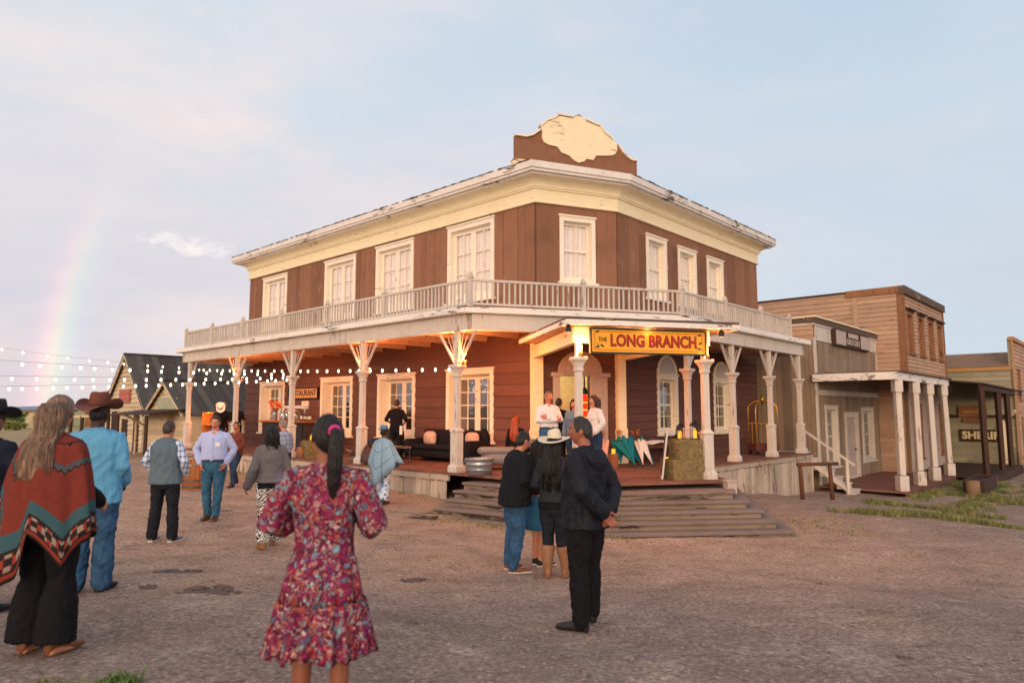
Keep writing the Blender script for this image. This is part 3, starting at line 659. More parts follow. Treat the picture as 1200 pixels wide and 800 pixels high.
k=MB(); k.fbox(FT,-.03,.16,0,.07,3.3,7.0); k.fbox(FTs,-.03,.18,0,.06,3.3,7.0); k.fbox(FTs,0,2.2,0.03,.08,6.95,7.24); obj('corner_trim',k,M['rust'],TS); k=MB(); k.fbox(FT,7.68,7.84,0,.07,2.9,7.0); obj('corner_trim',k,M['rust'],TS)
k=MB(); k.fbox(FT,-.1,7.9,-.1,.14,6.9,7.24); obj('roof_band',k,M['shingle'],TS)
k=MB(); k.fbox(FTs,2.2,10,-.1,.06,7.15,7.22); obj('roof_edge',k,M['darkwood'],TS)
k=MB(); k.fbox(FTs,.1,4.6,0.03,.14,3.2,3.5); k.fbox(FTs,1.75,1.95,.03,.06,3.5,6.9); obj('side_trim',k,M['tan'],TS)
for q in opt:
    wn=window(FT,*q,TS,'sash',rows=2,mat='rust',back='dark' if q is not opt[0] else 'curtain'); k=MB(); k.fbox(FT,q[0]-.1,q[1]+.1,0,.2,q[3]+.06,q[3]+.14); obj('window_hood',k,M['darkwood'],wn)
for q in (opl[0],opl[2]): window(FT,*q,TS,'sash',rows=2,mat='rust',back='dark')
k=MB(); frame_rect(k,FT,*opl[1],.14,-.05,.05); k.fbox(FT,3.34,4.36,-.1,-.05,-.6,2.06); obj('door',k,M['rust'],TS)
k=MB(); k.add([FT(-.1,0,3.35),FT(11.5,0,3.3),FT(11.5,2.75,2.9),FT(-.1,2.75,2.98),FT(-.1,0,3.4),FT(11.5,0,3.35),FT(11.5,2.75,2.95),FT(-.1,2.75,3.03)],[(0,1,2,3),(7,6,5,4),(0,4,5,1),(1,5,6,2),(2,6,7,3),(3,7,4,0)]); obj('awning_roof',k,M['darkwood'],TS)
k=MB(); k.bar(FT(-.1,2.6,2.86),FT(11.5,2.6,2.78),.14,.2); obj('awning_beam',k,M['darkwood'],TS)
for t in (0,4.0,6.7,9.3):
    k=MB(); k.bar(FT(t,2.6,-.95),FT(t-.12,2.6,2.8),.17); obj('awning_post',k,M['darkwood'],TS)
k=MB(); planks(k,ccw([W_(FT,-.3,0),W_(FT,-.3,2.9),W_(FT,8,2.9),W_(FT,8,0)]),FT.N,.2,-.66,-.6); k.fbox(FT,-.3,8,2.85,2.9,-1,-.66); obj('boardwalk',k,M['darkwood'],TS)
# sheriff
FH=Fr((22.6,35.5),(.736,-.677),(-.677,-.736)); SH=thing('sheriff_building','weathered sheriff office with grey plank side wall and tall false front','building',(22.6,35.5,-1))
k=MB(); k.fbox(FH,-5,2.7,-.15,0,-1.2,4.0); FH2=Fr(FH(2.7,0,0),(.677,.736),(.736,-.677)); slab(k,FH2,0,8,-1.2,5.5,ins([(1.2,2.3,2.5,4.0),(1.5,2.8,-1,1.7)]),-.15,0); obj('wall_frame',k,M['green'],SH)
k=MB(); siding(k,FH,-5,2.6,-1,1.6,.2); siding(k,FH,-5,2.6,1.75,3.95,.24); obj('side_siding',k,M['green'],SH)
k=MB(); k.fbox(FH,-5,2.7,.0,.12,1.6,1.75); obj('belt_trim',k,M['darkwood'],SH)
k=MB(); k.fbox(FH,-5,2.62,.0,.1,3.95,4.1); obj('eave_trim',k,m_wood('ochre_trim','#b98a52',.1),SH)
k=MB(); k.add([FH(-5,.1,4.1),FH(2.6,.1,4.1),FH(2.6,-2.5,4.95),FH(-5,-2.5,4.95),FH(-5,.1,4.15),FH(2.6,.1,4.15),FH(2.6,-2.5,5.0),FH(-5,-2.5,5.0)],[(0,1,2,3),(7,6,5,4),(0,4,5,1),(1,5,6,2),(2,6,7,3),(3,7,4,0)]); obj('roof',k,M['oldwood'],SH)
k=MB(); siding(k,FH2,.2,8,-1,5.4,.2,ins([(1.2,2.3,2.5,4.0),(1.5,2.8,-1,1.7)])); obj('front_siding',k,M['tan'],SH)
k=MB(); k.fbox(FH2,-.05,.2,0,.08,-1,5.5); k.fbox(FH2,-.1,8,-.1,.14,5.4,5.58); k.fbox(FH2,0,8,.0,.09,1.9,2.1); obj('front_trim',k,m_wood('orange_trim','#b58a66',.15),SH)
window(FH2,1.2,2.3,2.5,4.0,SH,'sash',rows=2,mat='rust',back='dark'); k=MB(); k.fbox(FH2,1.5,2.8,-.1,-.02,-1,1.7); obj('door',k,M['rust'],SH)
k=MB(); k.bar(FH(1.9,.1,1.0),FH(2.75,.5,1.95),.12); k.bar(FH(2.2,.3,-1),FH(2.2,.3,1.5),.14); obj('brace_post',k,M['straw'],SH)
s2=thing('sheriff_sign','dark plank sign lettered sheriff on the side wall','sign',tuple(FH(1.27,.06,.45)))
k=MB(); k.fbox(FH,.3,2.35,.05,.09,.4,1.02); obj('board',k,M['darkwood'],s2); k=text_on(FH,'SHERIFF',1.33,.1,.71,.5,.01,.02,w=1.8); obj('lettering',k,m_plain('letter_cream','#d8c79a',.7),s2)
s3=thing('carved_sign','dark carved sign board with worn yellow lines above the sheriff sign','sign',tuple(FH(.9,.06,1.6)))
k=MB(); k.fbox(FH,.35,1.55,.12,.2,1.62,2.2); obj('board',k,M['rust'],s3); k=MB(); k.fbox(FH,.55,1.4,.2,.21,1.85,1.95); obj('worn_line',k,m_plain('worn_yellow','#a9803c',.7),s3)
k=MB(); k.fbox(FH,.5,1.3,.12,.16,1.35,1.55); obj('lower_board',k,M['rust'],s3)

# ------------------------------------------------------------------ left shacks
def gable(name,label,O,Wd,Dp,ez,az,gz,matw,roofm,parts):
    F=Fr(O,(-.733,.68),(-.68,-.733)); T=thing(name,label,'building',(O[0],O[1],gz))
    k=MB(); prof=[(0,gz-.3),(Wd,gz-.3),(Wd,ez),(Wd/2,az),(0,ez)]; k.fpoly(F,prof,-Dp,-.02); obj('wall_frame',k,M[matw],T)
    k=MB(); z=gz
    while z<az-.15:
        h=.24; f0=max(0,(z-ez)/(az-ez)) ; f1=max(0,(z+h-ez)/(az-ez)); a0=Wd/2*f0; a1=Wd/2*min(f1,1)
        o=.06; k.hexa([F(a0,-.02,z),F(Wd-a0,-.02,z),F(Wd-a0,o,z),F(a0,o,z),F(a1,-.02,z+h-.01),F(Wd-a1,-.02,z+h-.01),F(Wd-a1,.012,z+h-.01),F(a1,.012,z+h-.01)]); z+=h
    obj('front_siding',k,M[matw],T)
    k=MB(); sl=(az-ez)/(Wd/2)
    for s_ in (0,1):
        e=.3; tA=(-e if s_==0 else Wd+e); zA=ez-sl*e; n=int((Dp+.5)/.42)
        for i in range(n):
            o0=.25-(Dp+.5)*i/n; o1=.25-(Dp+.5)*(i+1)/n+.012; dz=random.uniform(0,.015); ov=random.uniform(0,.05)
            q=[F(tA,o0,zA-sl*ov+dz),F(tA,o1,zA-sl*ov+dz),F(Wd/2,o1,az+.04+dz),F(Wd/2,o0,az+.04+dz)]; k.hexa(q+[p+Vector((0,0,.03)) for p in q])
            k.bar(F(tA,o0,zA+.05),F(Wd/2,o0,az+.09),.045,.05)
    k.bar(F(Wd/2,.27,az+.09),F(Wd/2,-Dp-.2,az+.09),.2,.05)
    obj('roof',k,M[roofm],T)
    k=MB()
    for s in (0,1):
        tA=(-.3 if s==0 else Wd+.3); k.bar(F(tA,.23,ez-sl*.3-.03),F(Wd/2,.23,az-.03),.05,.16)
    obj('rake_board',k,M['straw'],T)
    return F,T
F2,B2=gable('gable_shack','small gabled shack with pale blank sign and dark awning beside saloon','x' and (-14.7,31.0),4.2,8,1.95,3.3,-.15,'straw','metalroof',0)
k=MB(); k.fbox(F2,.75,2.9,.06,.12,2.02,2.55); obj('sign_panel',k,m_wood('pale_green_board','#a8aa92',.1,(3,3,30),.2,'#7d7a66'),B2)
k=MB(); k.add([F2(-.2,.0,1.98),F2(5.2,.0,1.95),F2(5.2,1.7,1.7),F2(-.2,1.7,1.78),F2(-.2,.0,2.04),F2(5.2,.0,2.01),F2(5.2,1.7,1.76),F2(-.2,1.7,1.84)],[(0,1,2,3),(7,6,5,4),(0,4,5,1),(1,5,6,2),(2,6,7,3),(3,7,4,0)]); obj('awning_roof',k,M['darkwood'],B2)
k=MB(); k.fbox(F2,1.1,1.8,.03,.07,-.15,1.7); obj('door',k,m_wood('ochre_door','#b08a55',.2),B2)
for t in (.0,3.6,4.9):
    k=MB(); k.bar(F2(t,1.6,-.3),F2(t,1.6,1.75),.11); obj('awning_post',k,M['darkwood'],B2)
k=MB(); k.bar(F2(4.3,.1,1.2),F2(3.6,1.3,1.75),.08); k.bar(F2(4.2,.6,-.2),F2(4.2,.6,1.75),.08); obj('awning_brace',k,M['straw'],B2)
F1,B1=gable('gable_barn','tall narrow gabled plank barn with red sign and black metal roof','x' and (-19.2,36.0),5.4,9,2.4,5.0,-.25,'straw','metalroof',0)
k=MB(); k.fbox(F1,1.9,3.5,.06,.14,2.4,3.1); obj('sign_panel',k,m_wood('faded_red_board','#b4645a',.15,(3,3,30),.3,'#d0b09c'),B1)
for a,b,c,d in ((.5,1.3,-.2,1.9),(2.2,3.1,-.2,1.5),(4.0,4.8,-.2,1.9)):
    k=MB(); k.fbox(F1,a,b,.03,.06,c,d); obj('dark_opening',k,M['darkwood'],B1)
k=MB(); k.bar(F1(-1.0,1.9,1.72),F1(6.6,1.9,1.6),.12); obj('hitching_beam',k,M['straw'],B1)
for t in (0,1.6,3.4,5.4):
    k=MB(); k.bar(F1(t,1.9,-.4),F1(t,1.9,1.68),.13); obj('beam_post',k,M['darkwood'],B1)
F0=Fr((-23.5,42),(-.733,.68),(-.68,-.733)); B0=thing('old_barn','old barn with brown plank roof and a stove pipe behind hats','building',(-23.5,42,-.3))
k=MB(); k.fbox(F0,0,6.5,-6,0,-.4,2.2); obj('wall',k,M['straw'],B0)
k=MB(); k.add([F0(-.3,.8,2.15),F0(7.2,.8,2.15),F0(7.2,-3,4.3),F0(-.3,-3,4.3),F0(-.3,.8,2.25),F0(7.2,.8,2.25),F0(7.2,-3,4.4),F0(-.3,-3,4.4),F0(-.3,-6.4,2.2),F0(7.2,-6.4,2.2)],[(0,1,2,3),(7,6,5,4),(0,4,5,1),(1,5,6,2),(0,3,7,4),(7,8,9,6)]); obj('roof',k,M['oldwood'],B0)
k=MB(); p=F0(1.4,-.2,0); k.lathe([(.24,2.0),(.24,4.5),(.3,4.5),(.3,4.62)],(p.x,p.y,0),12); obj('stove_pipe',k,M['oldwood'],B0)
# low houses far left
hz=0
for (x,y,w_,d_,h_,lab,mt) in ((-66,92,9,5,2.3,'long low adobe house far off at the left','straw'),(-57,97,6,5,2.2,'small rust red shed far off at the left','rust')):
    T=thing('far_house',lab,'house',(x,y,-.4)); k=MB(); k.box(x-w_/2,x+w_/2,y,y+d_,-.8,h_-.5); obj('wall',k,M[mt],T); k=MB(); k.box(x-w_/2-.3,x+w_/2+.3,y-.3,y+d_+.3,h_-.5,h_-.2); obj('roof',k,M['oldwood'],T)
    k=MB(); k.box(x-1.2,x-.2,y-.05,y-.01,-.3,1.2); obj('window',k,M['dark'],T)
# ------------------------------------------------------------------ world, sun, camera
wd=bpy.data.worlds.new('World'); SC.world=wd; wd.use_nodes=True
class WT(NT):
    def __init__(s,t): s.t=t; s.n=t.nodes; s.n.clear(); s.out=s.n.new('ShaderNodeOutputWorld'); s._c={}
w=WT(wd.node_tree); d=w.coord('Generated'); X,Y,Z=w.sep(d)
SUNAZ=rad(187.75); SUNEL=rad(7); sund=Vector((math.sin(SUNAZ)*math.cos(SUNEL),math.cos(SUNAZ)*math.cos(SUNEL),math.sin(SUNEL)))
def dot(v):
    n=w.new('ShaderNodeVectorMath',operation='DOT_PRODUCT'); w.lk(d,n.inputs[0]); n.inputs[1].default_value=v; return n.outputs['Value']
L_=w.ramp(Z,[(0,s2l('#dfcccb')),(.1,s2l('#dfd5d6')),(.28,s2l('#d7d9df')),(.55,s2l('#cbd7e2')),(1,s2l('#aebfdc'))])
R_=w.ramp(Z,[(0,s2l('#c8d3dc')),(.15,s2l('#bfd2e0')),(.4,s2l('#bed1e1')),(1,s2l('#a3b7d8'))])
col=w.mix(w.rr(X,-.42,.4,0,1),L_,R_)
cl=w.noise(1.6,6,w.mapping((1,1,3.2),vec=d),.6,.4); cm=w.ramp(cl,[(.42,0),(.66,.95)])
cm=w.math('MULTIPLY',cm,w.rr(X,-.4,.45,1,.25))
col=w.mix(cm,col,s2l('#efe0de'))
cd=w.ramp(w.noise(1.1,5,w.mapping((1,1,4.5),vec=d),.6),[(.38,.85),(.6,0)]); cd=w.math('MULTIPLY',cd,w.rr(Z,.45,.05,0.1,1)); col=w.mix(cd,col,s2l('#c6c9d9'))
# small bright cumulus
cdir=Vector((-380/804,1.0*.995-.113*.1,(400-287)/804+.1)).normalized()
ax=w.math('SUBTRACT',X,cdir.x); az=w.math('SUBTRACT',Z,cdir.z)
az=w.math('ADD',az,w.math('MULTIPLY',ax,.04))
r2=w.math('ADD',w.math('POWER',w.math('DIVIDE',ax,.058),2),w.math('POWER',w.math('DIVIDE',az,.015),2))
puff=w.math('SUBTRACT',w.noise(34,6,w.mapping((1,1,2.2),vec=d),.65),w.math('MULTIPLY',r2,.22))
pm=w.math('MULTIPLY',w.ramp(puff,[(.32,0),(.56,.85)]),w.rr(Y,0,.3,0,1)); col=w.mix(pm,col,s2l('#f8efec'))
# rainbow round the antisolar point
aaz,ael=rad(7.75),rad(-1); axis=Vector((math.sin(aaz)*math.cos(ael),math.cos(aaz)*math.cos(ael),math.sin(ael)))
ang=w.math('MULTIPLY',w.math('ARCCOSINE',dot(axis)),180/PI)
rb=w.ramp(w.rr(ang,39.6,43.7,0,1),[(0,(0,0,0,1)),(.22,(.0,.03,.05,1)),(.42,(.03,.12,.05,1)),(.56,(.18,.15,.03,1)),(.7,(.22,.05,.05,1)),(.84,(.08,.0,.03,1)),(1,(0,0,0,1))])
ri=w.math('MULTIPLY',w.rr(Z,.30,.06,0,1),w.rr(X,-.2,-.3,0,1)); ri=w.math('MULTIPLY',ri,w.rr(w.noise(2.5,3,d),.3,.6,.7,1.1))
col=w.mix(ri,col,rb,'ADD')
# warm afterglow round the sun
g=w.math('POWER',w.math('MULTIPLY',w.math('ADD',dot(sund),1),.5),7); g=w.math('MULTIPLY',g,w.rr(Z,-.03,.06,0,1))
col=w.mix(g,col,(2.2,1.42,.92,1),'ADD')
ny=w.new('ShaderNodeTexSky'); ny.sky_type='NISHITA'; ny.sun_disc=False; ny.sun_elevation=SUNEL; ny.sun_rotation=SUNAZ
col=w.mix(1,w.mix(1,col,(1.07,1.07,1.07,1),'MULTIPLY'),w.mix(1,ny.outputs[0],(.004,.004,.004,1),'MULTIPLY'),'ADD')
bg=w.new('ShaderNodeBackground'); w.lk(col,bg.inputs[0]); bg.inputs[1].default_value=1.0; w.lk(bg.outputs[0],w.out.inputs[0])
SC.view_settings.view_transform='Standard'; SC.view_settings.look='None'; SC.view_settings.exposure=0; SC.view_settings.gamma=1
def light(name,typ,loc,energy,colr,**k):
    l=bpy.data.lights.new(name,typ); l.energy=energy; l.color=colr
    for a,b in k.items(): setattr(l,a,b)
    o=bpy.data.objects.new(name,l); COL.objects.link(o); o.location=loc; return o
su=light('sun','SUN',(0,-20,10),1.15,(1,.75,.48),angle=rad(14)); su.rotation_euler=(-sund).to_track_quat('-Z','Y').to_euler()
cam=bpy.data.cameras.new('camera'); co=bpy.data.objects.new('camera',cam); COL.objects.link(co); co.location=(0,0,EYE); cam.sensor_width=36; cam.lens=24.12; cam.clip_start=.1; cam.clip_end=30000
co.rotation_euler=(rad(90)+math.atan(81/804),0,0); SC.camera=co
cam.dof.use_dof=True; cam.dof.focus_distance=11.5; cam.dof.aperture_fstop=1.5

# ------------------------------------------------------------------ ground
t=NT('dirt'); P=t.coord(); px,py,pz=t.sep()
n1=t.noise(.22,5,P,.6); n2=t.noise(1.6,6,P,.65); n3=t.noise(26,4,P,.7)
zone=t.ramp(t.math('ADD',t.rr(py,3.5,11,0,1),t.math('MULTIPLY',t.math('SUBTRACT',t.noise(.5,5,P,.6),.5),1.1)),[(.3,0),(.75,1)])
zone=t.math('MULTIPLY',zone,t.rr(px,9,2,.35,1))
c=t.mix(zone,s2l('#948378'),s2l('#bf9f86'))
c=t.mix(t.ramp(n1,[(.35,.3),(.6,0)]),c,s2l('#8d7769'))
c=t.mix(t.ramp(n2,[(.5,0),(.64,.38)]),c,s2l('#6f5a4e'))
c=t.mix(t.ramp(n2,[(.3,.5),(.45,0)]),c,s2l('#cfb8a2'))
n4=t.noise(7,7,t.mapping((1,1.5,1)),.75); c=t.mix(t.ramp(n4,[(.58,0),(.62,.75)]),c,s2l('#5c4b42'))
w5=t.noise(.75,7,t.mapping((1,1.5,1)),.75); c=t.mix(t.ramp(w5,[(.52,0),(.62,.28)]),c,s2l('#6b584d')); c=t.mix(t.ramp(n3,[(.36,.7),(.56,0)]),c,s2l('#5f4d45'))
c=t.mix(t.ramp(n3,[(.58,0),(.7,.55)]),c,s2l('#d8c4b2'))
vo=t.new('ShaderNodeTexVoronoi'); t.lk(t.mapping((1,1,1)),vo.inputs['Vector']); vo.inputs['Scale'].default_value=34
sp=t.ramp(vo.outputs['Distance'],[(.2,1),(.3,0)]); sm=t.math('MULTIPLY',sp,t.ramp(vo.outputs['Color'],[(.45,0),(.8,.8)]))
c=t.mix(sm,c,t.mix(t.noise(60,0),s2l('#d2c0b2'),s2l('#564640')))
far=t.rr(py,42,90,0,1); c=t.mix(far,c,t.mix(t.noise(.05,5,P),s2l('#8f8a58'),s2l('#a99a68')))
dp=t.ramp(t.noise(.9,4,t.mapping((1,2.2,1))),[(.56,0),(.68,1)])
h=t.math('ADD',t.math('MULTIPLY',n3,.22),t.math('MULTIPLY',n2,1.3)); h=t.math('ADD',h,t.math('MULTIPLY',t.noise(7,5,None,.65),.75)); h=t.math('SUBTRACT',h,t.math('MULTIPLY',dp,.5)); h=t.math('ADD',h,t.math('MULTIPLY',sm,.3))
M['dirt']=t.bsdf(c,.95,0,t.bump(h,.85,.07),spec=.1)
def grow(a,b,s):
    v=list(np.arange(a,b,s)); st=s
    e=v[-1]; up=[]
    while e<14000: st*=1.35; e+=st; up.append(e)
    st=s; e=a; dn=[]
    while e>-14000: st*=1.35; e-=st; dn.append(e)
    return dn[::-1]+v+up
xs=grow(-22,24,.2); ys=list(grow(-2,40,.2))
k=MB(); nx=len(xs)
for y in ys:
    for x in xs:
        z=H(x,y) if (-60<x<60 and -20<y<90) else -.3
        if -22<x<24 and 0<y<40: z+=.02*noise.noise((x*1.1,y*1.1,0))+.016*noise.noise((x*2.9,y*2.9,5))
        k.v.append((x,y,z))
for j in range(len(ys)-1):
    for i in range(nx-1): k.f.append((j*nx+i,j*nx+i+1,(j+1)*nx+i+1,(j+1)*nx+i)); k.m.append(0)
struct(obj('ground',k,M['dirt'],smooth=True,fix=False))
# hills
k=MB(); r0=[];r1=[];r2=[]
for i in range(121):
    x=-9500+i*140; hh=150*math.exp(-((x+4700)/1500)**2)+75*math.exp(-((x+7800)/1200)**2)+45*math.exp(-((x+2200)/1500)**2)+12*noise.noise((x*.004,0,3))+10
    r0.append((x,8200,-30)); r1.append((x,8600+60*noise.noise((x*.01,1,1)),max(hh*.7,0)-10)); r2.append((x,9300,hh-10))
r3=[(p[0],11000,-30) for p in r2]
k.rings([r0,r1,r2,r3],False,closed=False); struct(obj('hills',k,m_plain('hill_haze_blue','#7688a0',.95,0,.12,.004),smooth=True,fix=False))  # distance haze is put into the blue-grey hill colour, no air volume

# ------------------------------------------------------------------ vegetation helpers
m_leaf={n:m_plain(n,hx,.7,0,.45,3.) for n,hx in (('leaf_green','#5f7a3a'),('leaf_olive','#7d7d43'),('grass_green','#69743f'),('grass_dry','#a09462'))}
def leafy(mb,c,r,n,s,mi=0):
    for _ in range(n):
        v=Vector((random.gauss(0,.42),random.gauss(0,.42),random.gauss(0,.42)))
        if v.length>1: v.normalize()
        p=Vector(c)+Vector((v.x*r[0],v.y*r[1],v.z*r[2])); a=Vector((random.uniform(-1,1),random.uniform(-1,1),random.uniform(-1,1))).normalized(); b=a.orthogonal().normalized(); q=s*random.uniform(.6,1.4)
        mb.add([p-a*q,p+b*q*.5,p+a*q,p-b*q*.5],[(0,1,2,3)],mi)
for (x,y,r,h,lab,mt) in ((-63.5,88,1.3,2.3,'round green tree by the far adobe house','leaf_green'),(-57.5,80,1.1,1.1,'yellow olive bush before the far red shed','leaf_olive'),(-70,86,1.2,1.3,'small green bush left of the far adobe house','leaf_green')):
    T=thing('tree' if h>2 else 'bush',lab,'tree' if h>2 else 'bush',(x,y,-.4)); k=MB()
    for _ in range(7): leafy(k,(x+random.uniform(-.6,.6)*r,y+random.uniform(-.6,.6)*r,-.4+h*random.uniform(.45,.8)),(r*.6,r*.6,h*.35),120,.22)
    obj('crown',k,m_leaf[mt],T,fix=False); k=MB(); k.tube([(x,y,-.6),(x+.1,y,h*.5)],[.16,.07]); obj('trunk',k,M['oldwood'],T,smooth=True)
def blade(mb,x,y,z,h,mi):
    a=random.uniform(0,2*PI); w_=.006+h*.03; ln=random.uniform(.1,.7)*h
    dx,dy=math.cos(a),math.sin(a); mb.add([(x-dy*w_,y+dx*w_,z),(x+dy*w_,y-dx*w_,z),(x+dx*ln*.5,y+dy*ln*.5,z+h*.7),(x+dx*ln,y+dy*ln,z+h)],[(0,1,2),(1,3,2)],mi)
k=MB(); cnt=0
while cnt<4600:
    x=random.uniform(4.5,19); y=random.uniform(11,27)
    dd=FS.N.dot(Vector((x,y,0))-FS.O)          # metres out from the store front
    if dd<2.85 or dd>7 : continue
    tt=FS.D.dot(Vector((x,y,0))-FS.O)
    if tt<-8: continue
    den=noise.noise((x*.55,y*.55,2))+.45*noise.noise((x*1.9,y*1.9,4)) - (dd-2.8)*.13 + .1
    if tt<-1.5: den-=.12
    if den<random.uniform(-.25,.4): continue
    cnt+=1; z=H(x,y); gr=0 if random.random()<.7 else 1
    for _ in range(9): blade(k,x+random.gauss(0,.06),y+random.gauss(0,.06),z-.01,random.uniform(.05,.16),gr)
struct(obj('grass',k,[m_leaf['grass_green'],m_leaf['grass_dry']],fix=False),'stuff')
k=MB()
for _ in range(420):      # dry wisps by the stairs and barns
    s=random.random()
    if s<.4: x=random.uniform(-1.6,2.0); y=12.7-.5*x+random.gauss(0,.3)
    elif s<.6: x=random.uniform(4.7,6.6); y=random.uniform(12,14.5)
    else: p=FL(random.uniform(.5,12),2.95+abs(random.gauss(0,.2)),0); x,y=p.x,p.y
    for _ in range(6): blade(k,x+random.gauss(0,.05),y+random.gauss(0,.05),H(x,y)-.01,random.uniform(.03,.1),0 if random.random()<.3 else 1)
for _ in range(700):
    p=F1(random.uniform(-1.5,7),random.uniform(1.6,2.6),0); 
    for _ in range(4): blade(k,p.x+random.gauss(0,.1),p.y+random.gauss(0,.1),H(p.x,p.y)-.02,random.uniform(.15,.4),0)
struct(obj('dry_grass',k,[m_leaf['grass_green'],m_leaf['grass_dry']],fix=False),'stuff')
for (x,y,r,lab,mt,nb) in ((-2.62,3.98,.22,'yellow green weed clump at the near left corner','leaf_olive',240),(-2.30,4.2,.13,'small flat green weed beside the yellow weed','leaf_green',130),(-2.05,3.75,.08,'tiny green sprout near the left corner','leaf_green',40)):
    k=MB(); z=H(x,y)
    for _ in range(nb):
        a=random.uniform(0,2*PI); q=r*random.random()**.6; blade(k,x+q*math.cos(a),y+q*math.sin(a),z-.01,random.uniform(.03,.09),0)
    leafy(k,(x,y,z+.03),(r,r,.035),nb,.016); mtop('weed',k,m_leaf[mt],lab,'weed','weeds in the dirt')
# pebbles and clods
k=MB(); cnt=0
while cnt<2600:
    y=2.6+14*random.random()**1.6; x=random.uniform(-.8,.8)*y; r=random.choice((.004,.006,.006,.009,.014)); z=H(x,y)+.02*noise.noise((x*1.1,y*1.1,0))+.016*noise.noise((x*2.9,y*2.9,5))
    v=[Vector((random.gauss(0,1),random.gauss(0,1),random.gauss(0,1))).normalized()*r*random.uniform(.8,1.2) for _ in range(2)]
    o=[(1,0,0),(0,1,0),(-1,0,0),(0,-1,0),(0,0,.7),(0,0,-.7)]; a=random.uniform(0,6); ca,sa=math.cos(a),math.sin(a)
    k.add([(x+r*random.uniform(.7,1.3)*(q[0]*ca-q[1]*sa),y+r*random.uniform(.7,1.3)*(q[0]*sa+q[1]*ca),z+r*.25+r*q[2]) for q in o],[(0,1,4),(1,2,4),(2,3,4),(3,0,4),(1,0,5),(2,1,5),(3,2,5),(0,3,5)]); cnt+=1
struct(obj('gravel',k,m_wood('gravel_stone','#b09c90',.7,(9,9,9)),fix=False),'stuff')
for (x,y,s,lab) in ((-3.75,7.9,.16,'flat dark clump just beyond the largest mud clump'),(-2.9,6.75,.2,'largest dark mud clump in the left foreground'),(-3.6,7.0,.09,'small dark clump left of the largest mud clump'),(-1.75,6.9,.14,'dark mud clump half hidden behind the floral dress'),(-5.9,9.6,.12,'dark clump behind the man in bright blue shirt'),(-1.2,8.2,.13,'flat dark clump on open dirt between dress and talking group'),(-.9,5.9,.08,'little dark clump right of the floral dress'),(-5.6,13.6,.12,'dark clump behind the pale blue shirt man'),(2.9,5.3,.06,'small brown clod on the right gravel'),(3.6,8.2,.05,'tiny brown clod on far right gravel')):
    k=MB(); z=H(x,y)
    for _ in range(int(26*s/.1)):
        a=random.uniform(0,2*PI); q=s*1.1*random.random()**.7; rr_=random.uniform(.1,.3)*s
        k.ball((x+q*math.cos(a)*1.4,y+q*math.sin(a),z+rr_*.05),(rr_*random.uniform(.7,1.6),rr_,rr_*random.uniform(.25,.5)),6,4)
    mtop('dirt_clump',k,m_plain('dark_mud','#65524a',.95,0,.4,20),lab,'dirt clump','dark clumps on the dirt yard')

# ------------------------------------------------------------------ string lights
def strand(a,b,n,sag,lab,pieces=None):
    T=thing('string_light',lab,'string light',a,'string lights over the yard'); a=Vector(a); b=Vector(b); k=MB(); pts=[]
    for i in range(41):
        f=i/40; pts.append(a.lerp(b,f)-Vector((0,0,sag*4*f*(1-f))))
    k.tube(pts,.0035,5,round_=False); obj('cable',k,m_plain('cable_rubber','#6b5f5c',.7),T)
    bm0=None
    for i in range(n):
        f=(i+.5+random.uniform(-.16,.16))/n; p=a.lerp(b,f)-Vector((0,0,sag*4*f*(1-f)))
        if bm0 is None:
            k=MB(); k.lathe([(.004,-.11),(.018,-.095),(.03,-.078),(.03,-.064),(.02,-.03),(.016,-.02)],(0,0,0),8,0); k.lathe([(.016,-.02),(.016,.0)],(0,0,0),8,1); bm0=obj('bulb',k,[M['bulb'],M['black']],T,True,world=False); o=bm0
        else: o=bm0.copy(); COL.objects.link(o); o.parent=T
        o.location=p-a
P1=FL(15.1,OL,3.62); P3=FL(7.5,OL,3.05)
strand((-17.6,22.0,4.15),tuple(P1),11,.12,'highest string of bulbs ending at the porch corner post')
strand((-13.0,13.2,3.16),tuple(P3+Vector((-.1,-.1,.05))),25,.1,'second string of bulbs below the highest one')
strand((-13.0,13.6,2.72),tuple(P3+Vector((-.1,0,-.04))),24,.08,'third string of bulbs just above the lowest')
strand((-13.2,14.2,2.43),tuple(P3+Vector((-.1,.1,-.1))),31,.06,'lowest string of small bulbs over the barns')
strand(tuple(FL(14.9,OL-.12,3.55)),tuple(FL(.2,OL-.12,2.98)),28,.05,'string of bulbs running inside the porch along its posts')

# ------------------------------------------------------------------ lamps
OR_=(1,.3,.08)
def uplight(p,e,colr=OR_,rad_=.05,lab='',spot=False):
    T=thing('porch_lamp',lab,'lamp',tuple(p)); k=MB(); k.lathe([(.035,0),(.045,.02),(.045,.06),(.05,.07)],tuple(p),10); obj('lamp_housing',k,M['brass'],T); k=MB(); k.lathe([(.042,.071),(.03,.085),(.006,.09)],tuple(p),10); obj('lamp_lens',k,M['lampglow'],T)
    light('porch_lamp_light','POINT',tuple(Vector(p)+Vector((0,0,.16))),e,colr,shadow_soft_size=rad_)
uplight(FL(.09+.1,OL-.2,3.02),230,lab='small glowing lamp on the left corner post capital, inner side')
uplight(FL(-.12,OL-.05,3.02),70,lab='small glowing lamp on the left corner post capital, outer side')
uplight(FE(.0,.13,3.02),75,(1,.36,.11),lab='glowing lamp on the left entrance post capital')
uplight(FE(LE,.13,3.02),75,(1,.36,.11),lab='glowing lamp on the right entrance post capital')
uplight(FL(3.83,OL-.2,3.02),120,lab='glowing lamp on the second porch post capital')
uplight(FL(11.2,OL-.2,3.02),130,lab='glowing lamp on the porch post by the bar')
light('canopy_light','POINT',tuple(FE(1.45,-.9,3.5)),120,(1,.34,.1),shadow_soft_size=.1)
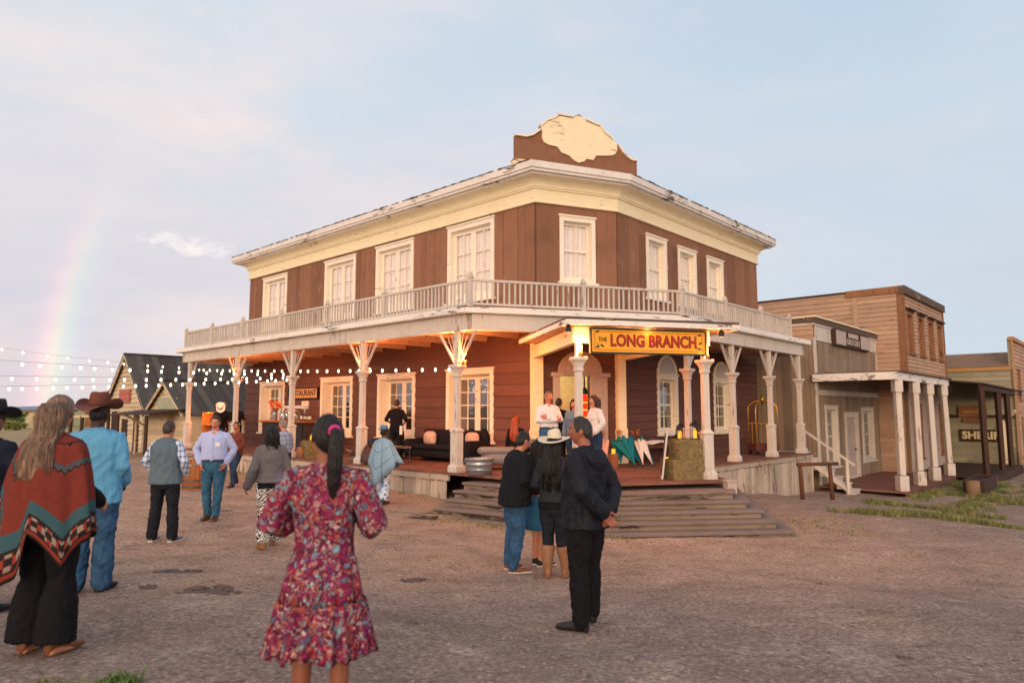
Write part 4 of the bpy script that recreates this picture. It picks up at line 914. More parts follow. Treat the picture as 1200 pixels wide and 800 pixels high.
for t_,l_ in ((-.27,'small shaded lamp under the left end of the canopy'),(LE+.3,'small shaded lamp under the right end of the canopy')):
    p=FE(t_,.2,3.53); T=thing('canopy_lamp',l_,'lamp',tuple(p)); k=MB(); k.lathe([(.06,-.05),(.055,.05),(.025,.09),(.02,.11)],tuple(p),10,cap=False); obj('lamp_shade',k,M['black'],T,True,fix=False); k=MB(); k.ball(tuple(p+Vector((0,0,.02))),.022,8,6); obj('lamp_bulb',k,M['lampglow'],T,True)
    light('canopy_lamp_light','POINT',tuple(p+Vector((0,0,-.06))),16,(1,.40,.13),shadow_soft_size=.05)
light('sign_light','POINT',tuple(FE(1.45,.215,3.62)),6,(1,.5,.2),shadow_soft_size=.06)
light('hall_light','POINT',tuple(FC(1.2,-1.0,3.1)),32,(1,.86,.55),shadow_soft_size=.15)
for q in lo_l: light('room_light','POINT',tuple(FL((q[0]+q[1])/2+.3,-.85,q[3]-.35)),3.4,(1,.72,.36),shadow_soft_size=.08)
for q in lo_r: light('room_light','POINT',tuple(FR_((q[0]+q[1])/2,-.6,q[3]-.35)),1.6,(1,.75,.4),shadow_soft_size=.08)
T=thing('red_lantern','tall glowing red lantern hanging in the open doorway','lantern',tuple(FC(1.67,-.5,1.5))); p=FC(1.67,-.5,0); k=MB()
k.lathe([(.05,1.5),(.13,1.55),(.13,2.3),(.05,2.4)],(p.x,p.y,0),12); obj('lantern_body',k,M['redglow'],T,True); k=MB(); k.lathe([(.14,2.4),(.14,2.44),(.02,2.6),(.015,3.3)],(p.x,p.y,0),12); obj('lantern_cap',k,M['black'],T); k=MB()
for z in (1.75,1.95,2.15): k.lathe([(.135,z),(.14,z+.02),(.135,z+.04)],(p.x,p.y,0),12)
obj('lantern_band',k,M['candle'],T)
# ------------------------------------------------------------------ things on the porch
def rot2(a): return Matrix.Rotation(a,4,'Z')
m_sofa=m_cloth('black_velvet','#1d1b20',.3); m_cush=m_cloth('pink_cushion','#c9a596',.2); m_leather=m_plain('grey_leather','#7a7472',.45,0,.25,4); m_galv=m_plain('galvanised','#a7adb0',.35,.75,.25,6)
m_hay=m_plain('hay','#8a7850',.95,0,.5,14,.5); m_tin=m_plain('rail_metal','#3a3533',.5,.5)
def rbox(mb,F,t0,t1,o0,o1,z0,z1,r=.05,mi=0):   # soft cushion-like box
    rs=[]; 
    for f,zz in ((.72,0),(.93,.12),(1,.3),(1,.7),(.93,.88),(.72,1)):
        tc,oc=(t0+t1)/2,(o0+o1)/2; a=(t1-t0)/2-(1-f)*r*3; b=(o1-o0)/2-(1-f)*r*3; z=z0+(z1-z0)*zz; ring=[]
        for i in range(24):
            q=2*PI*i/24; c_,s_=math.cos(q),math.sin(q); ring.append(F(tc+a*math.copysign(abs(c_)**.35,c_),oc+b*math.copysign(abs(s_)**.35,s_),z))
        rs.append(ring)
    mb.rings(rs,True,mi)
def sofa(F,t0,t1,o,z,name,lab,mat):
    T=thing(name,lab,'sofa' if 'sofa' in name else 'armchair',tuple(F((t0+t1)/2,o+.45,z)))
    k=MB(); rbox(k,F,t0+.1,t1-.1,o+.05,o+.85,z+.1,z+.32); rbox(k,F,t0+.2,t1-.2,o+.2,o+.88,z+.32,z+.46); obj('seat',k,mat,T,True)
    k=MB(); rbox(k,F,t0+.05,t1-.05,o,o+.24,z+.12,z+.86,.06); obj('backrest',k,mat,T,True)
    for a in (t0,t1-.24):
        k=MB(); rbox(k,F,a,a+.24,o+.05,o+.9,z+.12,z+.6,.06); obj('armrest',k,mat,T,True)
    for a in (t0+.12,t1-.12):
        for b in (o+.1,o+.8):
            k=MB(); p=F(a,b,z); k.lathe([(.02,0),(.03,.12)],tuple(p),8); obj('leg',k,M['darkwood'],T)
    return T
sofa(FL,1.45,4.2,.12,D0,'sofa','low black velvet sofa under the porch window',m_sofa)
for t,lab in ((3.6,'pale pink cushion at the left end of the black sofa'),(1.85,'pale pink cushion at the right end of the black sofa')):
    k=MB(); c=FL(t,.5,D0+.62); 
    rs=[]
    for i in range(7):
        f=i/6-.5; th=.09*math.sqrt(max(0,1-(2*f)**2))+.012; rs.append([c+FL.D*(.24*math.copysign(abs(math.cos(2*PI*j/20))**.5,math.cos(2*PI*j/20))*(1-abs(f)*.5))+Vector((0,0,.2*math.copysign(abs(math.sin(2*PI*j/20))**.5,math.sin(2*PI*j/20))*(1-abs(f)*.5)))+FL.N*(f*.2+.1*0) for j in range(20)])
    k.rings(rs); mtop('cushion',k,m_cush,lab,'cushion','cushions on the black sofa',True)
# coffee tables
def ctable(F,t0,t1,o0,o1,z,h,lab,m):
    T=thing('coffee_table',lab,'table',tuple(F((t0+t1)/2,(o0+o1)/2,z))); k=MB(); k.fbox(F,t0,t1,o0,o1,z+h-.04,z+h); obj('tabletop',k,m,T,bevel=.005)
    for a in (t0+.03,t1-.03):
        for b in (o0+.03,o1-.03): k=MB(); k.bar(F(a,b,z),F(a,b,z+h-.042),.025); obj('leg',k,m_tin,T)
ctable(FL,2.9,4.4,1.75,2.3,D0,.45,'low thin legged coffee table in front of the sofa',M['step'])
sofa(FL,4.55,5.35,.6,D0,'armchair','dark grey armchair left of the black sofa',m_cloth('charcoal_cloth','#3b3b42'))
T=thing('wooden_crate','orange lit wooden crate between armchair and sofa','crate',tuple(FL(4.35,.3,D0))); k=MB(); siding(k,FL,4.15,4.6,D0,D0+.5,.12,(),.3); k.fbox(FL,4.15,4.6,.06,.3,D0,D0+.5); obj('crate_body',k,m_wood('pine','#b5733f',.2),T); k=MB(); k.fbox(FL,4.12,4.63,.04,.35,D0+.5,D0+.54); obj('crate_lid',k,m_wood('pine_lid','#b5733f',.2),T)
# galvanised tub
p=Vector((-.72,15.35,D0)); T=thing('washtub','round galvanised washtub on the porch beside the corner post','tub',tuple(p))
k=MB(); k.lathe([(.25,0),(.27,.01),(.28,.1),(.286,.105),(.286,.125),(.285,.13),(.30,.22),(.306,.225),(.306,.245),(.302,.25),(.31,.33),(.33,.335),(.33,.355),(.315,.36),(.3,.34),(.26,.06),(.01,.05)],tuple(p),28,cap=True); obj('tub_body',k,m_galv,T,True)
for s in (-1,1): k=MB(); k.tube([p+Vector((s*.31,-.07,.3)),p+Vector((s*.36,-.04,.25)),p+Vector((s*.36,.04,.25)),p+Vector((s*.31,.07,.3))],.012,8); obj('handle',k,m_galv,T,True)
# grey rolled arm leather chair (redhead sits on it)
CH=Fr((.55,17.0),(1,.05),(.05,-1)); T=thing('leather_chair','grey leather chair with round bolster arms beside the pilaster','armchair',(.1,16.6,D0))
k=MB(); rbox(k,CH,-1.3,.15,-.1,.55,D0+.12,D0+.4); obj('seat',k,m_leather,T,True); k=MB(); rbox(k,CH,-.5,.15,-.3,-.08,D0+.15,D0+.7); obj('backrest',k,m_leather,T,True)
for t,u_ in ((-1.3,-.55),(.0,.2)): k=MB(); k.tube([CH(t,.45,D0+.45),CH(u_,.45,D0+.45)],.1,16); obj('armrest',k,m_leather,T,True)
for t in (-1.2,.05):
    for o in (-.15,.5): k=MB(); k.bar(CH(t,o,D0),CH(t,o,D0+.14),.05); obj('leg',k,M['darkwood'],T)
# bar counter
BO=2.05; bz=D0; T=thing('bar_counter','dark panelled bar counter with an orange lit wooden top','bar',tuple(FL(8.9,BO,bz)))
k=MB(); k.fbox(FL,7.75,10.55,BO-.5,BO+.0,bz+.1,bz+1.02); obj('bar_body',k,M['darkwood'],T); k=MB()
for a,b in zip(np.linspace(7.85,10.45,4),np.linspace(7.85,10.45,4)[1:]): k.fbox(FL,a+.08,b-.08,BO+.0,BO+.025,bz+.22,bz+.92)
obj('bar_panel',k,m_plain('bar_panel_dark','#2d2220',.6),T)
k=MB(); k.fbox(FL,7.65,10.65,BO-.6,BO+.12,bz+1.02,bz+1.08); obj('bar_top',k,m_wood('bar_top_wood','#9a5a30',.2,(4,4,8),rough=.35),T,bevel=.008)
k=MB(); k.fbox(FL,7.7,10.6,BO-.55,BO+.06,bz,bz+.1); obj('bar_plinth',k,m_wood('bar_plinth_wood','#8a5030',.1),T)
light('bar_light','POINT',tuple(FL(9.2,BO-.2,2.9)),60,OR_,shadow_soft_size=.08)
mb_=[m_plain('amber_glass','#5c2f12',.12,0,.2),m_plain('green_glass','#1f3322',.12,0,.2),m_plain('clear_glass','#b9b4ac',.1,0,.1),m_plain('red_glass','#7a2a18',.15,0,.1)]
m_lab=m_plain('bottle_paper','#d8cdb4',.8)
def bottle(p,h,r,m,lab,grp,name='bottle'):
    T=thing(name,lab,'bottle',tuple(p),grp); k=MB(); k.lathe([(r*.8,0),(r,.01),(r,h*.55),(r*.85,h*.62),(r*.34,h*.74),(r*.3,h*.95),(r*.38,h*.955),(r*.38,h)],tuple(p),12); obj('bottle_body',k,m,T,True); k=MB(); k.lathe([(r+.001,h*.15),(r+.002,h*.16),(r+.002,h*.45),(r+.001,h*.46)],tuple(p),12,cap=False); obj('paper_band',k,m_lab,T,True,fix=False)
bt=[(7.85,.3,0,'amber bottle nearest the right end of the bar'),(8.0,.33,1,'tall green bottle second from the right on the bar'),(8.12,.28,3,'short red bottle third from the right on the bar'),(8.25,.31,0,'amber bottle standing between red and green bottles on the bar'),(8.4,.34,1,'tallest dark green bottle in the middle of the bar'),(8.9,.32,1,'dark green bottle left of the glass jars on the bar')]
for t,h,m,lab in bt: bottle(FL(t,BO-.18+random.uniform(-.12,.12),bz+1.08),h,.042,mb_[m],lab,'bottles on the bar')
for i,(t,lab) in enumerate(((9.15,'clear glass dispenser jar right of the flower vase'),(9.45,'second clear glass jar beside the flower vase'),(8.65,'third clear glass jar near the dark bottles'))):
    T=thing('glass_jar',lab,'jar',tuple(FL(t,BO-.15,bz+1.08)),'glass jars on the bar'); p=FL(t,BO-.15,bz+1.08); k=MB(); k.lathe([(.09,0),(.11,.02),(.12,.2),(.1,.27),(.07,.29)],tuple(p),14); obj('jar_body',k,m_glass('jar_glass',(.8,.78,.75,1),.8),T,True); k=MB(); k.lathe([(.08,.29),(.08,.31),(.02,.34),(.02,.37)],tuple(p),12); obj('lid',k,m_galv,T,True)
p=FL(9.9,BO-.1,bz+1.08); T=thing('flower_vase','glass vase of orange and rust flowers on the bar','vase',tuple(p)); k=MB(); k.lathe([(.07,0),(.085,.02),(.075,.2),(.095,.3)],tuple(p),14); obj('vase',k,m_galv,T,True)
fm=[m_plain(n,h,.8,0,.3,30) for n,h in (('petal_orange','#d2662c'),('petal_rust','#9c3a22'),('petal_peach','#dba078'),('petal_green','#5a5a32'))]
k=MB()
for _ in range(46):
    v=Vector((random.gauss(0,1),random.gauss(0,1),random.gauss(0,1))).normalized()*random.uniform(.1,.23); c=p+Vector((v.x,v.y,.48+v.z*.85)); mi=random.choice((0,0,0,1,1,2,3)); r=random.uniform(.03,.06)
    for j in range(7):
        a=2*PI*j/7; u=(Vector((math.cos(a),math.sin(a),.3)).normalized()).copy(); u.rotate(Quaternion(v.normalized().orthogonal(),v.normalized().angle(Vector((0,0,1)),0))); u=(u+Vector((random.gauss(0,.3),random.gauss(0,.3),random.gauss(0,.3)))).normalized(); s_=u.orthogonal().normalized(); k.add([c,c+u*r+s_*r*.4,c+u*r*1.4,c+u*r-s_*r*.4],[(0,1,2,3)],mi)
    k.ball(c,r*.6,6,4,mi)
obj('flowers',k,fm,T,fix=False)
# tap rail on bar
T=thing('tap_rail','white horizontal rail on posts over the bar counter','rail',tuple(FL(9.3,BO-.35,bz+1.08))); k=MB(); k.bar(FL(8.2,BO-.35,bz+1.52),FL(10.7,BO-.35,bz+1.52),.05,.09); obj('rail',k,M['white'],T)
for t in (8.4,10.5): k=MB(); k.bar(FL(t,BO-.35,bz+1.08),FL(t,BO-.35,bz+1.48),.05); obj('leg',k,M['white'],T)
# back shelf (lit)
T=thing('bar_shelf','open wooden shelf glowing orange at the porch end','shelf',tuple(FL(14.75,2.0,D0))); mw=m_wood('shelf_pine','#c0753c',.15)
for t in (14.3,15.2): k=MB(); k.fbox(FL,t-.03,t+.03,1.7,2.1,D0,D0+1.35); obj('side_panel',k,mw,T)
for z in (.05,.45,.85,1.3): k=MB(); k.fbox(FL,14.34,15.16,1.7,2.08,D0+z,D0+z+.04); obj('shelf_board',k,mw,T)
k=MB(); k.fbox(FL,14.34,15.16,1.68,1.7,D0,D0+1.3); obj('back_panel',k,mw,T)
light('shelf_light','POINT',tuple(FL(14.75,2.25,D0+1.2)),18,(1,.4,.13),shadow_soft_size=.05)
# barrel helper
m_barrel=m_wood('barrel_stave','#a8683c',.35,(16,16,2),rough=.6); m_hoop=m_plain('hoop_iron','#6f6a66',.45,.7)
def barrel(x,y,z,h,r,lab):
    T=thing('barrel',lab,'barrel',(x,y,z)); k=MB(); n=18
    for i in range(n):
        a0=2*PI*i/n+.012; a1=2*PI*(i+1)/n-.012; rs=[]
        for j in range(9):
            f=j/8; rr_=r*(1+.17*math.sin(PI*f)); rs.append([(x+q*math.cos(a),y+q*math.sin(a),z+h*f) for a,q in ((a0,rr_),(a1,rr_),(a1,rr_-.03),(a0,rr_-.03))])
        k.rings(rs)
    obj('staves',k,m_barrel,T); k=MB(); k.lathe([(r-.02,h-.05),(r-.02,h-.03)],(x,y,z),18); obj('barrel_head',k,m_barrel,T)
    for f in (.06,.25,.72,.92):
        q=r*(1+.17*math.sin(PI*f)); q2=r*(1+.17*math.sin(PI*(f+.05))); k=MB(); k.lathe([(q+.002,h*f),(q+.008,h*f),(q2+.008,h*(f+.05)),(q2+.002,h*(f+.05))],(x,y,z),24,cap=False); obj('hoop',k,m_hoop,T,fix=False)
barrel(-8.05,17.6,H(-8.05,17.6),.82,.25,'wooden barrel on the dirt behind the man in pale blue')
p=FL(7.15,2.55,D0); barrel(p.x,p.y,p.z,.32,.11,'small wooden keg on the porch edge by the lantern bale')
# hay
def bale(F,t,o,z,lt,lo,h,lab):
    T=thing('hay_bale',lab,'hay bale',tuple(F(t,o,z)),'hay bales on the porch'); k=MB(); k.fbox(F,t-lt/2,t+lt/2,o-lo/2,o+lo/2,z,z+h)
    body=obj('bale_core',k,m_hay,T); k=MB()
    for _ in range(1500):
        s=random.random(); u,v,w_=random.uniform(-.5,.5),random.uniform(-.5,.5),random.uniform(0,1); n=None
        if s<.45: v=.5; n=F.N
        elif s<.6: v=-.5; n=-F.N
        elif s<.75: u=.5; n=F.D
        elif s<.88: u=-.5; n=-F.D
        else: w_=1; n=Vector((0,0,1))
        c=F(t+u*lt,o+v*lo,z+w_*h); a=Vector((random.gauss(0,1),random.gauss(0,1),random.gauss(0,.8))); a=(a-n*a.dot(n)*.75).normalized(); l=random.uniform(.03,.1); b=n.cross(a).normalized()*.003; e=c+a*l+n*random.uniform(0,.03)
        k.add([c-b-n*.004,c+b-n*.004,e+b,e-b],[(0,1,2,3)],random.choice((0,0,1)))
    obj('straw',k,[m_wood('straw_stalk','#a8946a',.4),m_wood('straw_stalk_dark','#7d6c44',.4)],T,fix=False)
    for q in (-.22,.22): k=MB(); frame=[F(t+q*lt,o-lo/2-.006,z-.0+.003),F(t+q*lt,o+lo/2+.006,z+.003),F(t+q*lt,o+lo/2+.006,z+h+.006),F(t+q*lt,o-lo/2-.006,z+h+.006)]; [k.bar(frame[i],frame[(i+1)%4],.008) for i in range(4)]; obj('twine',k,M['oldwood'],T)
bale(FE,2.38,-.18,D0,.74,.5,.4,'lower hay bale beside the right entrance post'); bale(FE,2.47,-.2,D0+.403,.6,.46,.4,'upper hay bale stacked beside the right entrance post')
p=FL(6.75,2.4,0); bale(FL,6.95,2.3,D0,.42,.4,.5,'hay bale with candle jars right of the bar')
def lantern(p,s,lab,body=True):
    T=thing('candle_lantern',lab,'lantern',tuple(p),'candle lanterns on the porch'); p=Vector(p); k=MB(); w_=.075*s
    k.sq([(w_,0),(w_,.02*s)],tuple(p)); k.sq([(w_*1.1,.25*s),(w_*1.1,.27*s),(w_*.4,.33*s),(w_*.2,.36*s)],tuple(p))
    for a,b in ((-1,-1),(1,-1),(1,1),(-1,1)): k.bar(p+Vector((a*w_*.93,b*w_*.93,.02*s)),p+Vector((a*w_*.93,b*w_*.93,.25*s)),.01)
    obj('lantern_frame',k,M['black'],T); k=MB(); k.lathe([(.035*s,.021*s),(.035*s,.16*s),(.008,.165*s),(.012,.19*s),(.002,.215*s)],tuple(p),10); obj('candle',k,M['candle'],T,True)
lantern(FE(2.6,-.1,D0+.81),1.1,'black framed candle lantern on top of the stacked hay bales'); lantern(FE(2.3,-.22,D0+.81),.75,'smaller candle lantern left of the big one on the hay'); lantern(FE(2.38,-.3,D0+.81),.95,'black lantern behind the others on the stacked hay')
for t,s,l in ((6.85,.7,'candle lantern at right on the bale by the bar'),(7.05,.65,'candle lantern at left on the bale by the bar'),(6.95,.9,'tall candle lantern in the middle of the bale by the bar')): lantern(FL(t,2.3+.15*(s-.75),D0+.505),s,l)
light('hay_light','POINT',tuple(FE(2.75,-.45,D0+.75)),16,(1,.38,.1),shadow_soft_size=.06)
# candle stumps
for x,y,h,lab in ((2.5,17.1,.34,'log stump with a glowing candle beside the umbrellas'),(3.28,14.75,.3,'log stump with a glowing candle beside the leaning board')):
    T=thing('candle_stump',lab,'stump',(x,y,D0),'candle stumps on the porch'); k=MB(); k.lathe([(.13,0),(.12,.02),(.125,h-.02),(.12,h)],(x,y,D0),14); obj('log',k,m_wood('log_bark','#8a5a3c',.1,(14,14,3)),T,True); k=MB(); k.lathe([(.09,h+.001),(.09,h+.015)],(x,y,D0),14); obj('saucer',k,m_galv,T); k=MB(); k.lathe([(.045,h+.016),(.045,h+.12),(.01,h+.125)],(x,y,D0),12); obj('candle',k,M['candle'],T)
# leaning chalk board
T=thing('leaning_board','narrow board leaning on the stacked hay bales','board',(3.5,14.3,D0)); a=FE(1.78,.0,D0+.02); b=FE(1.98,-.12,D0+.98); k=MB(); dv=Vector((.11,.62,0)); 
nrm=Vector((-.9,-.2,.25)).normalized()*.02
q=[a,a+dv,b+dv,b]; k.hexa([p_-nrm for p_ in q]+[p_+nrm for p_ in q]); obj('board_frame',k,M['white'],T); k=MB(); q2=[(q[i]*.88+(q[0]+q[1]+q[2]+q[3])*.03) for i in range(4)]; k.hexa([p_+nrm*1.02 for p_ in q2]+[p_+nrm*1.1 for p_ in q2]); obj('chalk_panel',k,m_plain('slate','#3b3f40',.8),T)
# umbrellas
m_teal=m_cloth('teal_cloth','#1c7283',.3); m_wh=m_cloth('white_cloth','#d9d6d4',.15); m_pk=m_cloth('blush_cloth','#d8aba0',.2); m_hand=m_wood('cane_handle','#a8602e',.1)
def umbrella(a,b,r,m,lab,seed,grp='umbrellas leaning by the saloon door'):
    rnd=random.Random(seed); a=Vector(a); b=Vector(b); d=(b-a).normalized(); T=thing('umbrella',lab,'umbrella',tuple(a),grp)
    u=d.orthogonal().normalized(); v=d.cross(u); rs=[]; L=(b-a).length
    for f,q in ((.06,.03),(.2,.22),(.4,.55),(.55,.85),(.66,1.0),(.7,.9),(.72,.25)):
        ring=[]
        for j in range(24):
            an=2*PI*j/24; rr_=.8*r*q*(1+.38*math.cos(an*5+seed)*min(1,q*1.4)); ring.append(a+d*L*(f*1.0+(.03*math.cos(an*5+seed) if f>.5 else 0))+u*rr_*math.cos(an)+v*rr_*math.sin(an))
        rs.append(ring)
    k=MB(); k.rings(rs); obj('canopy',k,m,T,True); k=MB(); k.tube([a,a+d*L*.08],.006,8); k.tube([a+d*L*.7,a+d*L*.93],.007,8); obj('shaft',k,m_tin,T,True)
    k=MB(); hk=[a+d*L*.9,a+d*L]; hk+=[a+d*(L+.05*math.sin(PI*i/6))+u*(.05-.05*math.cos(PI*i/6)) for i in range(1,7)]; hk.append(hk[-1]-d*.04); k.tube(hk,.012,8); obj('handle',k,m_hand,T,True)
UU=[((3.05,17.0),(2.72,17.75),.26,m_teal,'widest teal umbrella leaning at the front of the bunch'),((3.3,17.5),(2.8,18.05),.2,m_teal,'teal umbrella second from the right in the bunch'),((3.6,17.35),(3.1,18.0),.19,m_teal,'teal umbrella at the right end of the bunch'),((3.22,17.0),(3.22,17.85),.12,m_wh,'thin white umbrella leaning between teal ones'),((3.5,17.1),(3.2,17.8),.11,m_wh,'slim white umbrella at the right front'),((2.72,17.3),(2.75,18.1),.2,m_teal,'teal umbrella at the back left of the bunch'),((2.3,17.0),(2.33,17.7),.14,m_pk,'blush pink folded umbrella left of the candle stump')]
for i,(a,b,r,m,lab) in enumerate(UU): umbrella((a[0],a[1],D0+.01),(b[0],b[1],D0+.86),r,m,lab,i*1.3)
# bench with folded umbrellas
T=thing('bench','long dark wooden bench against the porch wall','bench',tuple(FR_(1.35,.45,D0))); k=MB(); k.fbox(FR_,.35,2.6,.15,.65,D0+.38,D0+.45); obj('seat',k,m_wood('bench_wood','#6a3b2a',.15),T)
for t in (.5,2.45): k=MB(); k.fbox(FR_,t-.04,t+.04,.2,.6,D0,D0+.38); obj('leg',k,M['darkwood'],T)
for i in range(9):
    t=.5+.22*i+random.uniform(-.05,.05); k=MB(); a=random.uniform(-.5,.5); c=FR_(t,.4,D0+.49+random.uniform(0,.06)); dv=(FR_.D*math.cos(a+.9)+FR_.N*math.sin(a+.9))*.22
    k.tube([c-dv,c-dv*.3,c+dv*.6,c+dv],[.012,.045,.038,.015],8); mtop('folded_umbrella',k,m_wh if i!=5 else m_cloth('blue_cloth','#2d4f96'),('white folded umbrella lying on the bench' if i!=5 else 'only blue folded umbrella lying on the bench'),'umbrella','folded umbrellas lying on the bench',True)
k=MB(); c=FR_(2.4,.4,D0+.46); k.lathe([(.1,0),(.14,.06),(.1,.2),(.05,.26)],tuple(c),12); mtop('dark_bag',k,m_cloth('dark_green_cloth','#24352c'),'dark green bag at the right end of the bench','bag',None,True)
# luggage cart
p=Vector((8.06,22.2,D0)); T=thing('luggage_cart','brass birdcage luggage cart with red brown base on the porch','luggage cart',tuple(p)); LC=Fr((8.06,22.2),(.677,.736),(.736,-.677)); LC=Fr((8.06,22.2),(.95,.2),(.2,-.95))
k=MB(); k.fbox(LC,-.42,.42,-.26,.26,D0+.14,D0+.36); obj('cart_base',k,m_plain('cart_carpet','#6b3626',.8,0,.2),T,bevel=.01)
k=MB()
for t in (-.38,.38):
    for o in (-.22,.22): k.tube([LC(t,o,D0+.36),LC(t,o,D0+1.45)]+[LC(t*math.cos(a),o*math.cos(a),D0+1.45+.28*math.sin(a)) for a in np.linspace(.2,PI/2,6)],.02,8)
k.lathe([(.03,1.6),(.05,1.68),(.075,1.74),(.05,1.82),(.015,1.88)],tuple(p),10); obj('brass_hoop',k,M['brass'],T,True)
k=MB(); k.bar(LC(-.38,-.22,D0+1.0),LC(.38,-.22,D0+1.0),.02)
for t in np.linspace(-.25,.25,4): k.bar(LC(t,-.22,D0+.36),LC(t,-.22,D0+1.0),.016)
obj('back_rail',k,M['brass'],T)
for t in (-.34,.34):
    for o in (-.2,.2): k=MB(); c=LC(t,o,D0+.07); k.tube([c-LC.N*.02,c+LC.N*.02],.065,14,round_=False); obj('wheel',k,M['black'],T)
# hitching rail, firewood, trough, stakes
T=thing('hitching_rail','short hitching rail of red brown logs before the right porch skirt','hitching rail',(9.0,19.4,H(9.0,19.4))); m_log=m_wood('red_log','#62402f',.1,(12,12,4),.3,'#3d2a22')
a=Vector((7.72,18.6,0)); b=Vector((8.72,19.05,0))
for p in (a,b):
    k=MB(); z=H(p.x,p.y); k.tube([(p.x+.03,p.y,z-.2),(p.x,p.y,z+.6),(p.x-.02,p.y,.5)],[.06,.055,.05],9,round_=False); obj('post',k,m_log,T,True)
k=MB(); k.tube([a+Vector((-.1,-.05,.52)),b+Vector((.25,.1,.5))],.05,9,round_=False); obj('rail',k,m_log,T,True)
for i in range(10):
    k=MB(); t=3.75+random.uniform(-.25,.45); z=D0+.06+.1*(i//4); c=FL(t+.1,2.55,z); dv=(FL.D*random.uniform(.2,.5)+Vector((0,0,random.uniform(-.05,.22)))+FL.N*random.uniform(-.2,.2)); k.tube([c-dv,c+dv],[.045,.035],7); mtop('firewood_log',k,M['darkwood'] if i%3 else M['oldwood'],('dark firewood stick in the pile at the porch edge' if i%3 else 'pale firewood stick in the pile at the porch edge'),'firewood','firewood piled at the porch edge',True)
T=thing('saddle','brown leather saddle resting on the porch edge beside firewood','saddle',tuple(FL(3.3,2.6,D0))); k=MB(); c=FL(3.35,2.6,D0+.25)
rs=[]
for i in range(9):
    f=i/8-.5; hgt=.1+.12*(2*f)**2; rs.append([c+FL.D*(f*.55)+FL.N*(.26*math.cos(a_))+Vector((0,0,hgt*math.sin(a_)+.06*(2*f)**2*(1 if f>0 else 1.4)-.2*abs(math.cos(a_))**2)) for a_ in np.linspace(0,2*PI,18,endpoint=False)])
k.rings(rs); obj('saddle_seat',k,m_plain('saddle_leather','#4a2c1c',.4,0,.25,6),T,True); k=MB(); k.tube([c+FL.D*.25+Vector((0,0,.18)),c+FL.D*.27+Vector((0,0,.3))],[.025,.04],8); obj('saddle_horn',k,M['black'],T,True)
x,y=15.4,23.2; z=H(x,y); TF=Fr((15.2,22.9),(.677,.736),(.736,-.677)); T=thing('wooden_trough','dark plank planter trough before the boardwalk','trough',(15.9,23.9,z)); k=MB()
for t0,t1,o0,o1 in ((-.2,2.4,-.3,-.24),(-.2,2.4,.24,.3),(-.2,-.14,-.24,.24),(2.34,2.4,-.24,.24)): k.fbox(TF,t0,t1,o0,o1,z-.05,z+.5)
obj('trough_side',k,M['darkwood'],T); k=MB(); k.fbox(TF,-.14,2.34,-.24,.24,z-.02,z+.38); obj('soil',k,m_plain('soil','#3d3028',.95),T)
for i,(t,h) in enumerate(((-.6,.5),(2.9,.45))):
    k=MB(); p=TF(t,.05,0); zz=H(p.x,p.y); k.lathe([(.2,-.05),(.19,h),(.0,h+.01)],(p.x,p.y,zz),12); mtop('tree_stump',k,M['oldwood'],('pale cut log stump left of the plank trough' if i==0 else 'pale cut log stump right of the plank trough'),'stump',None,True)
x,y=24.3,32.5; k=MB(); z=H(x,y)
T=thing('red_pump','rust red hand pump near the far right building','pump',(x,y,z)); k.lathe([(.2,0),(.16,.1),(.14,.8),(.18,.85),(.12,1.0)],(x,y,z),12); obj('pump_body',k,M['rust'],T,True); k=MB(); k.tube([(x,y,z+.95),(x-.2,y-.1,z+1.1),(x-.5,y-.2,z+.7)],.035,8); obj('handle',k,M['rust'],T,True)
# loose planks by the stairs
for i,(x,y,a,lab) in enumerate(((-1.75,14.15,-.25,'loose weathered plank lying left of the saloon stairs'),(-2.0,13.6,-.35,'second loose plank on the dirt before the stairs'))):
    k=MB(); z=H(x,y); d=Vector((math.cos(a),math.sin(a),0))*.6; k.bar(Vector((x,y,z+.03))-d,Vector((x,y,z+.03))+d,.16,.05); mtop('loose_plank',k,M['step'],lab,'plank')
# ------------------------------------------------------------------ people
def remesh(mb, vox, it=6, fac=.5):
    me=bpy.data.meshes.new('tmp'); me.from_pydata([tuple(v) for v in mb.v],[],mb.f); recalc(me)
    o=bpy.data.objects.new('tmp',me); COL.objects.link(o)
    m=o.modifiers.new('r','REMESH'); m.mode='VOXEL'; m.voxel_size=vox; m.adaptivity=0
    if it: s=o.modifiers.new('s','SMOOTH'); s.factor=fac; s.iterations=it
    dg=bpy.context.evaluated_depsgraph_get(); r=bpy.data.meshes.new_from_object(o.evaluated_get(dg))
    bpy.data.objects.remove(o); bpy.data.meshes.remove(me)
    out=MB(); n=len(r.vertices); a=np.empty(n*3); r.vertices.foreach_get('co',a); out.v=[tuple(p) for p in a.reshape(-1,3)]
    out.f=[tuple(p.vertices) for p in r.polygons]; out.m=[0]*len(out.f); nn=np.empty(n*3); r.vertices.foreach_get('normal',nn); out.nrm=nn.reshape(-1,3)
    bpy.data.meshes.remove(r); return out
def wrinkle(mb,amp,f1=(9,9,6),seed=0,f2=None):
    fx,fy,fz=f1; o=[]
    for v,n in zip(mb.v,mb.nrm):
        w=noise.noise((v[0]*2.2+seed,v[1]*2.2,v[2]*1.7))*1.2
        d=noise.noise((v[0]*fx+seed+w,v[1]*fy+w,v[2]*fz+seed*.7)); d=(1-2*abs(d))*.6+.5*noise.noise((v[0]*fx*2.7,v[1]*fy*2.7+seed,v[2]*fz*2.2))
        d*=amp; o.append((v[0]+n[0]*d,v[1]+n[1]*d,v[2]+n[2]*d))
    mb.v=o; return mb
